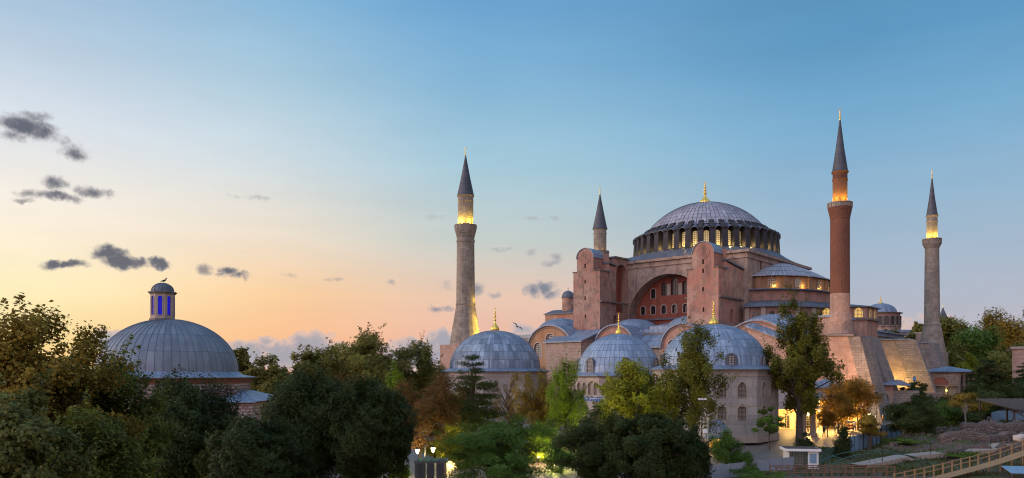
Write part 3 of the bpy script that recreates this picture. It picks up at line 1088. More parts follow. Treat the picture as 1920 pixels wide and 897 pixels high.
    for k in range(27):
        a = -PI / 2 + PI * (k + 0.5) / 27
        p = Vector((cu + ax * 1.27 * math.cos(a), by * 1.27 * math.sin(a), 0))
        nrm = Vector((math.cos(a) / ax, math.sin(a) / by, 0)).normalized()
        tt = Vector((-nrm.y, nrm.x, 0))
        if k % 2 == 0:
            q = MB()
            q.prism([p + tt * s_ * 0.45 + nrm * o_ + Vector((0, 0, 19.5)) for s_, o_ in ((-1, -.2), (1, -.2), (1, .4), (-1, .4))], (0, 0, 4.39))
            q.build('pilaster', M['trim'], root)
        elif k < 18:
            window(root, p + nrm * 0.12, tt, nrm, 0, 20.6, 1.0, 2.4, depth=0.0, frame=0.1, fm='darktrim', pm='glassdark')
    # apse
    oct_ = [(27, -8.2), (34, -8.2), (39, -4), (39, 4), (34, 8.2), (27, 8.2)]
    q = MB(); q.column(oct_, 1, 24.2); q.build('apse_wall', M['pink'], root)
    q = MB()
    big_ = [(26.5, -8.8), (34.3, -8.8), (39.7, -4.3), (39.7, 4.3), (34.3, 8.8), (26.5, 8.8)]
    for i in range(6):
        a_, c_ = big_[i], big_[(i + 1) % 6]
        q.poly([(a_[0], a_[1], 24.21), (c_[0], c_[1], 24.21), (28.5, 0, 26.0)])
        q.poly([(a_[0], a_[1], 24.0), (c_[0], c_[1], 24.0), (c_[0], c_[1], 24.21), (a_[0], a_[1], 24.21)])
    q.poly([(x, y, 24.0) for x, y in reversed(big_)])
    q.build('apse_roof', M['leaddark'], root)
    q = MB()
    q.column([(p[0] + (0.5 if p[0] > 30 else 0), p[1] * 1.06) for p in oct_], 21.3, 21.75)
    q.build('apse_cornice', M['darktrim'], root)
    for a_, c_ in zip(oct_[:4], oct_[1:5]):
        p0, p1 = Vector((*a_, 0)), Vector((*c_, 0))
        tt = (p1 - p0).normalized(); nrm = Vector((tt.y, -tt.x, 0))
        L = (p1 - p0).length
        for f_ in ((0.28, 0.72) if L > 5 else (0.5,)):
            window(root, p0 + nrm * 0.06, tt, nrm, L * f_, 21.85, 1.7, 2.0, depth=0.0, frame=0.14, fm='trim', pm='litglass', lat=0.08, cell=0.3)
    # --- aisles: flat lead roofs, south front with barrel-vault gables
    q = MB()
    q.box(-36, 37, -31.5, -19.2, 18.6, 19.4); q.box(19.2, 37, -19.2, 36, 18.6, 19.4); q.box(-36, -19.2, -19.2, 36, 18.6, 19.4)
    q.build('aisle_roof', M['lead'], root)
    q = MB()
    q.box(-34, 41.5, -34.6, -31.55, 0.5, 15.0); q.box(-35.5, 36.6, -31.5, 35.5, 0.5, 18.59)
    q.build('aisle_wall', M['greystone'], root)
    gf = -36.0
    for gx, w_, crown, mat, ww in ((-21.2, 12.6, 20.9, 'ochre', 'left'), (-3.6, 10.0, 20.3, 'pink', 'none'), (12.6, 9.6, 19.9, 'pink', 'big'), (28.0, 12.6, 19.9, 'pink', 'right')):
        r_ = w_ / 2
        rise = min(r_, 5.3)
        spring = crown - rise
        arc = [(gx + r_ * math.cos(PI * i / 20), spring + rise * math.sin(PI * i / 20)) for i in range(21)]
        if ww == 'left':
            ws = [(gx - 3.4, 13.6, 2.2, 3.5), (gx + 0.2, 13.5, 2.6, 5.6), (gx + 3.9, 13.6, 2.2, 3.4), (gx - 3.2, 8.8, 1.8, 2.8), (gx + 0.4, 8.8, 1.8, 2.8)]
        elif ww == 'big':
            ws = [(gx - 2.3, 13.8, 2.1, 3.0), (gx + 0.6, 13.8, 2.5, 3.9), (gx + 3.3, 13.8, 1.7, 2.6), (gx - 2.3, 9.2, 2.1, 3.2), (gx + 0.6, 9.2, 2.5, 3.2)]
        elif ww == 'right':
            ws = [(gx - 2.5, 15.2, 2.5, 2.6), (gx + 2.5, 15.2, 2.5, 2.6)]
        else:
            ws = []
        q = MB()
        q.panel((0, gf, 0), UX, VN, [(gx - r_, 1), (gx + r_, 1)] + arc, [arch(*v_) for v_ in ws], 0.5)
        for s_ in (-1, 1):
            p_ = [(gx + s_ * r_, gf, 1), (gx + s_ * r_, gf + 4.5, 1), (gx + s_ * r_, gf + 4.5, spring), (gx + s_ * r_, gf, spring)]
            q.poly(p_ if s_ > 0 else p_[::-1])
        g = q.build('gable_wall', M[mat], root)
        for v_ in ws:
            window(root, (0, gf, 0), UX, VN, *v_, depth=0.4, frame=0.14, fm='lattice', pm='glassdark', lat=0.13, cell=0.42)
        q = MB()
        for (ra, off, za) in ((r_ + 0.25, -0.3, 0.0),):
            arc2 = [(gx + (r_ + .3) * math.cos(PI * i / 20), spring + (rise + .3) * math.sin(PI * i / 20)) for i in range(21)]
            rows = [[(x, y, z) for x, z in arc2] for y in (gf - 0.35, -19.3)]
            q.grid(rows, [[(y, i * 0.7) for i in range(21)] for y in (0, 16)], True, flip=True)
            for i in range(20):
                q.poly([(arc[i][0], gf - .35, arc[i][1]), (arc2[i][0], gf - .35, arc2[i][1]), (arc2[i + 1][0], gf - .35, arc2[i + 1][1]), (arc[i + 1][0], gf - .35, arc[i + 1][1])][::-1])
                q.poly([(arc[i][0], gf - .35, arc[i][1]), (arc[i + 1][0], gf - .35, arc[i + 1][1]), (arc[i + 1][0], gf, arc[i + 1][1]), (arc[i][0], gf, arc[i][1])][::-1])
        q.build('vault_roof', M['lead'], root)
        q = MB()
        for i in range(20):
            sc = lambda p_, k_: (gx + (p_[0] - gx) * k_, gf - 0.09, spring + (p_[1] - spring) * k_)
            q.poly([sc(arc[i], .90), sc(arc[i], .94), sc(arc[i + 1], .94), sc(arc[i + 1], .90)][::-1])
        q.build('gable_moulding', M['darktrim'], g)
    # shallow domes and sheds among the vaults
    for (x, y, r_, z0, h_) in ((-5.0, -25.5, 5.6, 19.6, 2.7), (8.8, -24.5, 5.4, 19.6, 2.9), (-29.0, -20.5, 6.0, 20.8, 3.0), (27.5, -26.0, 6.0, 19.4, 2.4)):
        q = MB()
        q.revolve([(r_ * 1.03, z0 - 1.5), (r_ * 1.03, z0)] + [(max(0.01, r_ * math.cos(PI / 2 * i / 8)), z0 + h_ * math.sin(PI / 2 * i / 8)) for i in range(9)], n=40, c=(x, y, 0), nu=36)
        q.build('shallow_dome', M['lead'], root)
    q = MB()                                   # stepped sheds between the two middle gables
    for (y0, z0, y1, z1) in ((-35.6, 15.6, -33.2, 17.2), (-33.4, 17.3, -29.8, 19.0)):
        q.prism([(1.3, y0, z0), (1.3, y1, z1), (1.3, y1, z1 - 0.4), (1.3, y0, z0 - 0.3)], (6.4, 0, 0))
    q.prism([(1.3, -29.5, 20.2), (1.3, -19.5, 21.6), (1.3, -19.5, 19.4), (1.3, -29.5, 19.4)], (10.2, 0, 0))
    q.build('shed_roof', M['lead'], root)
    q = MB()
    q.box(1.4, 7.8, -34.9, -34.65, 8, 15.4)
    q.build('shed_wall', M['greystone'], root)
    # stone annex with a pent roof, left of the middle
    q = MB()
    q.prism([(-19.2, -40.0, 1), (-19.2, -31.1, 1), (-19.2, -31.1, 19.6), (-19.2, -40.0, 16.9)], (9.6, 0, 0))
    q.build('annex_wall', M['rubble'], root)
    q = MB()
    q.prism([(-19.7, -40.5, 16.75), (-19.7, -31.05, 19.65), (-19.7, -31.05, 19.95), (-19.7, -40.5, 17.05)], (10.6, 0, 0))
    q.build('annex_roof', M['lead'], root)
    # ramped stone wall on the right with its sloping lead roof
    q = MB()
    q.prism([(26.8, -37.2, 1), (40.5, -37.2, 1), (40.5, -37.2, 13.6), (26.8, -37.2, 19.0)], (0, 1.15, 0))
    q.prism([(38.8, -36.0, 1), (42.2, -36.0, 1), (42.2, -36.0, 20.0), (38.8, -36.0, 20.0)], (0, 12, 0))
    q.build('ramp_wall', M['pinkstone'], root)
    q = MB()
    q.poly([(26.4, -37.6, 19.05), (41, -37.6, 13.4), (38.8, -33.0, 17.0), (30.0, -32.0, 21.2)])
    q.poly([(26.4, -37.6, 18.8), (41, -37.6, 13.15), (41, -37.6, 13.4), (26.4, -37.6, 19.05)])
    q.poly([(26.4, -37.6, 18.8), (26.4, -37.6, 19.05), (30.0, -32.0, 21.2), (30, -32, 20)])
    q.build('ramp_roof', M['lead'], root)
    q = MB()
    q.box(38.4, 42.5, -36.4, -24, 20.01, 20.35)
    q.build('corner_roof', M['lead'], root)
    # --- stone buttress walls at the east end, with battered ends
    for (y0, y1, x0, top, xt, xb, zb, mat, ew) in ((-38.3, -31.5, 39.5, 16.3, 46.5, 50.8, 1.5, 'pinkstone', 2.0), (-24.0, -18.0, 37.6, 16.8, 44.3, 50.2, 1.5, 'stone', 1.5),
                                              (-10.0, -8.3, 38.0, 16.6, 49.0, 54.5, 2, 'stone', 4.0), (10, 16, 37.6, 16.6, 48, 53, 2, 'stone', 2.0)):
        q = MB()
        q.prism([(x0, y0, zb), (xb - ew, y0, zb), (xt + .7 - ew, y0, top), (x0, y0, top + 0.2)], (0, y1 - y0, 0))
        w_ = q.build('stone_buttress', M[mat], root)
        q = MB()
        q.prism([(xb - ew, y0 - .1, zb), (xb, y0 - .1, zb), (xt + 0.7, y0 - .1, top), (xt + .7 - ew, y0 - .1, top)], (0, y1 - y0 + .2, 0))
        q.build('battered_end', M['greystone'], w_)
        q = MB()
        q.prism([(x0, y0 - .4, top + .21), (xt - .2, y0 - .4, top + .01), (xt - .2, y0 - .4, top + .22), (x0, y0 - .4, top + .45)], (0, y1 - y0 + .8, 0))
        q.build('buttress_coping', M['lead'] if y0 > -30 else M['darktrim'], w_)
    q = MB()
    q.box(36.61, 37.6, -31, -8.4, 1, 17.2); q.box(36.61, 37.6, 8.4, 36, 1, 17.2)
    q.build('east_wall', M['stone'], root)
    q = MB()
    q.box(35, 37.8, -30.9, -8.9, 19.41, 19.7)
    q.build('east_coping', M['lead'], root)
    q = MB()
    q.box(35, 37.8, 8.9, 36, 19.41, 19.7)
    q.build('east_coping', M['lead'], root)
    # --- west end: narthex with pent roof, stair turret
    q = MB()
    q.box(-46, -36.1, -30, 34, 1, 17.0); q.box(-53, -46.02, -34, -22, 1, 15.0)
    q.prism([(-47, -4, 17), (-47, 4, 17), (-47, 4, 26.6), (-47, 0, 27.8), (-47, -4, 26.6)], (10, 0, 0))
    q.build('narthex_wall', M['pink'], root)
    q = MB()
    q.prism([(-53.5, -34.5, 14.6), (-45.9, -34.5, 16.9), (-45.9, -34.5, 17.1), (-53.5, -34.5, 14.9)], (0, 13, 0))
    q.box(-46.3, -36, -30.3, 34.3, 17.01, 17.3)
    q.prism([(-47.3, -4.4, 26.5), (-47.3, 0, 27.85), (-47.3, 4.4, 26.5), (-47.3, 4.4, 26.75), (-47.3, 0, 28.1), (-47.3, -4.4, 26.75)], (10.6, 0, 0))
    q.build('narthex_roof', M['leaddark'], root)
    q = MB()
    q.revolve([(1.7, 20), (1.7, 31.4)], n=24, c=(-41.9, 0, 0))
    tur = q.build('stair_turret', M['pink'], root)
    q = MB()
    q.revolve([(1.95, 31.3), (1.95, 31.5)] + [(max(.01, 1.85 * math.cos(PI / 2 * i / 6)), 31.5 + 1.9 * math.sin(PI / 2 * i / 6)) for i in range(7)], n=24, c=(-41.9, 0, 0))
    q.revolve([(0.12, 33.3), (0.08, 34.2), (0.01, 34.5)], n=8, c=(-41.9, 0, 0))
    q.build('turret_cap', M['leaddark'], tur)
    # warm floodlight washing the eastern buttress wall
    lamp('floodlight', (46.0, -13.6, 7.5), 2400, (1.0, 0.58, 0.14), root, 0.3)
    q = MB()
    q.box(46.3, 46.7, -14.7, -14.3, 3, 7.3); q.box(46.1, 46.9, -14.8, -14.2, 7.3, 7.42)
    q.build('floodlight_housing', M['blackmetal'], root)
    return root


build_mosque()

# ------------------------------------------------------------------ minarets


def minaret(Yc, pxc, name_label, prof_px, cone, balcony, upper, fin_h, mats, nside=16, light=1.0, flute=None, base=None, lamps=(True,), lit_glow=None):
    """all sizes in metres: prof_px = list of (half width, z) segments of the shaft"""
    x = X_(pxc, Yc)
    root = empty('minaret', (x, Yc, 0), 0, name_label, 'minaret', 'minarets of the mosque')
    ms, mu = mats
    b = MB()
    b.revolve(prof_px, n=nside, smooth=False, flute=flute, nu=None)
    sh = b.build('shaft', M[ms], root)
    if base:
        for (hw, z0, z1, m) in base:
            b = MB()
            b.column([(hw * math.cos(PI / 4 + PI / 2 * i) * 1.414, hw * math.sin(PI / 4 + PI / 2 * i) * 1.414) for i in range(4)], z0, z1)
            o = b.build('base_block', M[m], root)
            o.rotation_euler = (0, 0, MROT)
    # balcony: corbelled underside, floor, parapet
    rb, rs, zb, zc, hp = balcony
    b = MB()
    k = 6
    prof = [(rs, zc)]
    for i in range(k):
        r0 = rs + (rb - rs) * (i + 1) / k
        z0 = zc + (zb - zc) * (i + 0.35) / k
        prof += [(rs + (rb - rs) * i / k, z0), (r0, z0 + (zb - zc) * 0.25 / k)]
    prof += [(rb, zb), (rb, zb + 0.1), (rs * 0.7, zb + 0.12)]
    b.revolve(prof, n=32, smooth=False)
    b.build('balcony', M[ms], root)
    b = MB()
    n = 16
    b.revolve([(rb - 0.16, zb + 0.12), (rb - 0.02, zb + 0.12), (rb - 0.02, zb + hp), (rb - 0.16, zb + hp), (rb - 0.16, zb + 0.12)], n=32, smooth=False)
    b.revolve([(rb - 0.2, zb + hp + .003), (rb + 0.06, zb + hp + .003), (rb + 0.06, zb + hp + 0.13), (rb - 0.2, zb + hp + 0.13), (rb - 0.2, zb + hp + .003)], n=32, smooth=False)
    for i in range(n):
        a = 2 * PI * i / n
        b.box(rb - 0.1, rb + 0.06, -0.07, 0.07, zb + 0.1, zb + hp + 0.22)
        for j in range(len(b.v) - 24, len(b.v)):
            vx, vy, vz = b.v[j]
            b.v[j] = (vx * math.cos(a) - vy * math.sin(a), vx * math.sin(a) + vy * math.cos(a), vz)
    b.build('parapet', M['minstone'], root)
    # upper shaft, with bands
    ru, z1 = upper
    b = MB()
    b.revolve([(ru, zb), (ru, z1 - 1.6), (ru + .1, z1 - 1.55), (ru + .1, z1 - 1.3), (ru, z1 - 1.25), (ru, z1 - .35), (ru + .2, z1 - .15), (ru + .25, z1)], n=nside, smooth=False)
    b.build('upper_shaft', M[mu], root)
    # spire
    rc, z2 = cone
    b = MB()
    b.revolve([(ru + .1, z1 - .02), (rc + .12, z1), (rc + .02, z1 + .25), (rc * .95, z1 + .8), (rc * 0.56, z1 + (z2 - z1) * .45), (0.12, z2)], n=24, nu=16, smooth=False)
    sp = b.build('spire', M['spire'], root)
    b = MB()
    w = fin_h * 0.2
    z = z2 - 0.1
    for rr, hh in ((.5, .2), (.3, .12), (.4, .17), (.22, .1), (.3, .14), (.16, .1)):
        d = fin_h * hh * 1.05
        b.revolve([(w * .15, z), (w * rr, z + d / 2), (w * .15, z + d)], n=10)
        z += d
    b.tube([(w * .5 * math.cos(a), 0, z + w * .5 + w * .5 * math.sin(a)) for a in [R(130 + 280 * i / 9) for i in range(10)]], w * 0.1, n=5)
    b.build('finial', M['gold'], sp)
    # balcony floodlights
    vd = math.atan2(-Yc, -x)                 # towards the viewer's side
    for da in (-1.35, -0.5, 0.45, 1.3, 2.6, -2.6):
        a = vd + da
        rr = (ru + rb) / 2 + 0.12
        p = Vector((rr * math.cos(a), rr * math.sin(a), zb + 0.55))
        b = MB()
        b.revolve([(0.09, -0.4), (0.09, -0.12), (0.2, -0.1), (0.2, 0.08)], n=10, c=p)
        f = b.build('floodlight', M['blackmetal'], root)
        b = MB()
        b.revolve([(0.001, 0.0), (0.19, 0.0)], n=10, c=p + Vector((0, 0, 0.085)))
        b.build('lens', M['yellowbulb'], f)
        lamp('floodlight_beam', p + Vector((0, 0, 0.3)), 200 * light, (1.0, 0.64, 0.06), root, 0.1)
        q = Vector(((rb - .08) * math.cos(a), (rb - .08) * math.sin(a), zb + hp + .3))
        lamp('floodlight_beam', q, 560 * light, (1.0, 0.66, 0.07), root, 0.1, spot=R(95), aim=(ru * .6 * math.cos(a), ru * .6 * math.sin(a), zb + 3.0), blend=.9)
    if lit_glow:
        for (dx, dy, z, pw) in lit_glow:
            lamp('floodlight_beam', (dx, dy, z), pw, (1.0, 0.66, 0.10), root, 0.1)
    return root


# the stout stone one on the left
s_ = 196 / FPX
minaret(196, 873, 'stout pale stone minaret with a flared base beside the left tomb dome',
        [(30 * s_ * 1.25, 0), (30 * s_, 17.4), (25 * s_, 21.5), (18 * s_, 27.2), (18.7 * s_, 27.4), (18.7 * s_, 27.8), (17.6 * s_, 28.0), (16.4 * s_, 43.2), (17.2 * s_, 43.4), (17.2 * s_, 43.9), (16.4 * s_, 44.1), (16.4 * s_, 46)],
        (15.6 * s_, Z_(292, 196)), (20.6 * s_, 16.6 * s_, Z_(430, 196), Z_(446, 196), 0.85), (14.4 * s_, Z_(368, 196)), 2.2, ('minstone', 'minstone'), nside=20, light=2.0,
        base=[(4.6, 0, 17.2, 'pinkstone')], lit_glow=[(5.2, -2.9, 18.4, 1300), (4.7, -2.3, 21.0, 900), (4.0, -1.9, 23.8, 450), (2.9, -1.3, 28.6, 110)])
# behind the left buttress tower
s_ = 244 / FPX
minaret(244, 1125, 'slim stone minaret rising behind the left buttress tower', [(3.2, 0), (3.0, 20), (2.7, 30), (2.6, Z_(490, 244))],
        (13.5 * s_, Z_(364, 244)), (17 * s_, 14 * s_, Z_(478, 244), Z_(492, 244), 0.9), (12 * s_, Z_(430, 244)), 2.4, ('minstone', 'minstone'), nside=20, light=0.05)
# red brick one in front of the east end
s_ = 136.6 / FPX
minaret(136.6, 1575, 'tall red brick minaret on a pale stone base at the right corner',
        [(21.5 * s_, 12), (21.5 * s_, Z_(628, 136.6)), (22.5 * s_, Z_(627, 136.6)), (21.3 * s_, Z_(600, 136.6)), (17.6 * s_, Z_(586, 136.6)), (17.6 * s_, Z_(551, 136.6))],
        (13.6 * s_, Z_(226, 136.6)), (21.5 * s_, 17.4 * s_, Z_(391, 136.6), Z_(410, 136.6), 0.8), (13.0 * s_, Z_(323, 136.6)), 2.2, ('brick', 'brick'), nside=20, light=0.8,
        base=[(3.05, 1.5, Z_(629, 136.6), 'pinkstone')])
_m = [o for o in bpy.data.objects if o.type == 'EMPTY' and o.get('category') == 'minaret'][-1]
_sh = [o for o in _m.children if o.name.startswith('shaft')][0]
_sh.data.materials[0] = M['pinkstone']
b = MB()
b.revolve([(17.4 * s_, Z_(551, 136.6)), (17.2 * s_, Z_(412, 136.6)), (17.9 * s_, Z_(411, 136.6)), (17.9 * s_, Z_(408, 136.6)), (17.0 * s_, Z_(406, 136.6)), (17 * s_, Z_(395, 136.6))], n=20, smooth=False)
b.build('brick_shaft', M['brick'], _m)
b = MB()
b.revolve([(22.3 * s_, Z_(632, 136.6)), (24.4 * s_, Z_(631, 136.6)), (24.4 * s_, Z_(628, 136.6)), (21.4 * s_, Z_(626, 136.6))], n=20, smooth=False)
b.build('base_ledge', M['darktrim'], _m)
# far right stone one
s_ = 191 / FPX
minaret(191, 1747.5, 'slender fluted stone minaret on a tapering square base at far right',
        [(24 * s_, 11.0), (24 * s_, 15.4), (23.2 * s_, 15.6), (15 * s_, Z_(611, 191)), (15.6 * s_, Z_(610.5, 191)), (15.6 * s_, Z_(608, 191)), (13.6 * s_, Z_(606, 191)), (12.0 * s_, Z_(462, 191))],
        (9.4 * s_, Z_(335, 191)), (16 * s_, 12 * s_, Z_(458, 191), Z_(466, 191), 1.1), (9.2 * s_, Z_(405, 191)), 2.2, ('minstone', 'minstone'), nside=16, light=1.2,
        base=[(23 * s_, 1, 15.2, 'stone')])

# ------------------------------------------------------------------ tombs


def octv(Rr, a0):
    return [(Rr * math.cos(a0 + PI / 4 * i), Rr * math.sin(a0 + PI / 4 * i)) for i in range(8)]


def dome_tomb(px, Y, eave_py, top_py, rdome_px, rwall_px, avert, label, zbase, wins, dormers, fin, ribs=44, rowh=1.35, dpx=0.0, dmat='leaddome', wmat='marble', lightside=None):
    """octagonal tomb: avert = bearing of one corner measured from the viewer (deg, to the right)"""
    x = X_(px, Y)
    s = Y / FPX
    ze, zt_ = Z_(eave_py, Y), Z_(top_py, Y)
    root = empty('domed_tomb', (x, Y, zbase), 0, label, 'tomb', 'domed tombs in front of the mosque')
    ze -= zbase; zt_ -= zbase
    vd = math.atan2(-Y, -x)
    a0 = vd + R(avert)
    Rw = rwall_px * s
    V = octv(Rw, a0)
    wall = MB(); pend = []
    ap = Rw * math.cos(PI / 8)
    side = 2 * Rw * math.sin(PI / 8)
    for i in range(8):
        p0, p1 = Vector((*V[i], 0)), Vector((*V[(i + 1) % 8], 0))
        tt = (p1 - p0).normalized(); nrm = Vector((tt.y, -tt.x, 0))
        hs = [arch(side * u, z0, w, h, 'pointed') for (u, z0, w, h) in wins]
        wall.panel(p0, tt, nrm, [(0, 0), (side, 0), (side, ze - 0.3), (0, ze - 0.3)], hs, 0.35)
        pend.append((p0, tt, nrm))
    w = wall.build('wall', M[wmat], root)
    for p0, tt, nrm in pend:
        wd = Vector((x, Y, 0)).normalized()
        if nrm.dot(wd) > 0.25:
            continue
        for (u, z0, w_, h) in wins:
            window(root, p0, tt, nrm, side * u, z0, w_, h, 'pointed', depth=0.3, frame=0.20, proud=0.07, fm='trim', lat=0.045, cell=0.17 if w_ > .8 else 0.3)
    # corner shafts, mouldings
    b = MB()
    for (z0, z1, o_) in ((ze - 1.05, ze - 0.85, .10), (ze - 0.3, ze - 0.02, .3), (ze * 0.5 - .1, ze * 0.5 + .06, .06), (0.0, 0.9, .12)):
        vv = octv(Rw + o_, a0)
        b.column(vv, z0, z1)
    b.build('mouldings', M['trim'], w)
    # eave and dome
    Rd = rdome_px * s
    cx = dpx * s
    b = MB()
    vv = octv(Rw + 0.75, a0)
    for i in range(8):
        p, q = vv[i], vv[(i + 1) % 8]
        m0 = math.atan2(p[1], p[0]); m1 = math.atan2(q[1], q[0])
        if m1 < m0: m1 += 2 * PI
        k = 5
        for j in range(k):
            f0, f1 = j / k, (j + 1) / k
            A = (p[0] + (q[0] - p[0]) * f0, p[1] + (q[1] - p[1]) * f0); B_ = (p[0] + (q[0] - p[0]) * f1, p[1] + (q[1] - p[1]) * f1)
            c0, c1 = m0 + (m1 - m0) * f0, m0 + (m1 - m0) * f1
            r2 = Rd + 0.02
            b.poly([(A[0], A[1], ze), (B_[0], B_[1], ze), (r2 * math.cos(c1), r2 * math.sin(c1), ze + .48), (r2 * math.cos(c0), r2 * math.sin(c0), ze + .48)])
            b.poly([(A[0], A[1], ze - .12), (B_[0], B_[1], ze - .12), (B_[0], B_[1], ze), (A[0], A[1], ze)])
    b.poly([(p[0], p[1], ze - .12) for p in reversed(vv)])
    b.build('eave_roof', M['lead'], root)
    b = MB()
    H = zt_ - ze - 0.4
    prof = [(Rd * math.cos(PI / 2 * i / 14), ze + .4 + H * math.sin(PI / 2 * i / 14)) for i in range(15)]
    prof[-1] = (0.02, zt_)
    b.revolve(prof, n=88, nu=ribs)
    d = b.build('dome', M[dmat], root)
    b = MB()
    for k in range(ribs):
        a = 2 * PI * k / ribs
        pts = [(r_ * math.cos(a), r_ * math.sin(a), z) for r_, z in prof[:-1]]
        b.tube(pts, [0.03] * (len(pts) - 2) + [0.02, 0.01], n=4)
    b.build('seams', M['seam'], d)
    for da, hh, ww in dormers:
        a = vd + R(da)
        nrm = Vector((math.cos(a), math.sin(a), 0)); tt = Vector((-math.sin(a), math.cos(a), 0))
        org = nrm * (Rd + 0.12)
        b = MB()
        o_ = arch(0, ze + .42, ww + .7, hh + .35)
        i_ = arch(0, ze + .5, ww, hh)
        k = len(o_)
        for j in range(k):
            m_ = (j + 1) % k
            P = lambda q, dd: org + tt * q[0] + Vector((0, 0, q[1])) - nrm * dd
            b.poly([P(i_[j], 0), P(i_[m_], 0), P(o_[m_], 0), P(o_[j], 0)][::-1])
            b.poly([P(o_[j], 0), P(o_[m_], 0), P(o_[m_], 1.8), P(o_[j], 1.8)], smooth=False)
            b.poly([P(i_[m_], 0), P(i_[j], 0), P(i_[j], .4), P(i_[m_], .4)])
        dm = b.build('dormer', M['leaddark'], d)
        window(dm, org - nrm * 0.12, tt, nrm, 0, ze + .5, ww, hh, depth=0.02, frame=0.05, proud=0.0, lat=0.05, cell=0.22, fm='lattice', pm='glassdark')
    b = MB()
    finial(b, (0, 0, zt_ - 0.1), fin[0] * s, fin[1] * s, 9)
    b.build('finial', M['gold'], root)
    return root


W3 = [(u, z, 1.12, 1.85) for u in (0.31, 0.69) for z in (5.6, 2.55)]
dome_tomb(1338, 112, 692, 608, 97, 115, -5.6 + 45 * 0, 'domed marble tomb with two rows of latticed arched windows, nearest the big tree', 0.55, [(0.3, 6.15, 1.2, 2.1), (0.7, 6.15, 1.2, 2.1), (0.3, 3.15, 1.2, 2.1), (0.7, 3.15, 1.2, 2.1)],
          [(18, 1.35, 1.0), (-27, 1.35, 1.0), (63, 1.35, 1.0), (-72, 1.35, 1.0), (150, 1.35, 1.0)], (44, 17), ribs=52)
dome_tomb(1160, 135, 704, 626, 77, 85, -24, 'small domed tomb with a blue tiled band under its windows, between the other two domes', 1.75, [(u, 4.6, 0.95, 2.1) for u in (0.16, 0.39, 0.62, 0.86)],
          [(-42, 2.2, 1.15), (10, 2.2, 1.15), (60, 2.2, 1.15), (-100, 2.2, 1.15)], (40, 11), ribs=52)
_t = [o for o in bpy.data.objects if o.get('category') == 'tomb'][-1]
b = MB(); b.column(octv(85 * 135 / FPX + 0.12, math.atan2(-135, -18.75) + R(-24)), 3.55, 4.25)
M['bluetile'] = masonry('blue_tile', (0.05, 0.12, 0.32), (0.10, 0.20, 0.42), (0.5, 0.5, 0.5), 0.9, 0.5, 0.06, damt=0.2)
b.build('tile_band', M['bluetile'], _t)
dome_tomb(928, 150, 696, 620, 85, 98, -12, 'broad domed tomb with patchy lead panels below the stout minaret', 2.5, [(u, 4.0, 1.0, 2.2) for u in (0.3, 0.7)],
          [], (44, 15), ribs=56, rowh=1.6, dmat='leadpatch')

# ------------------------------------------------------------------ the old bath house on the left


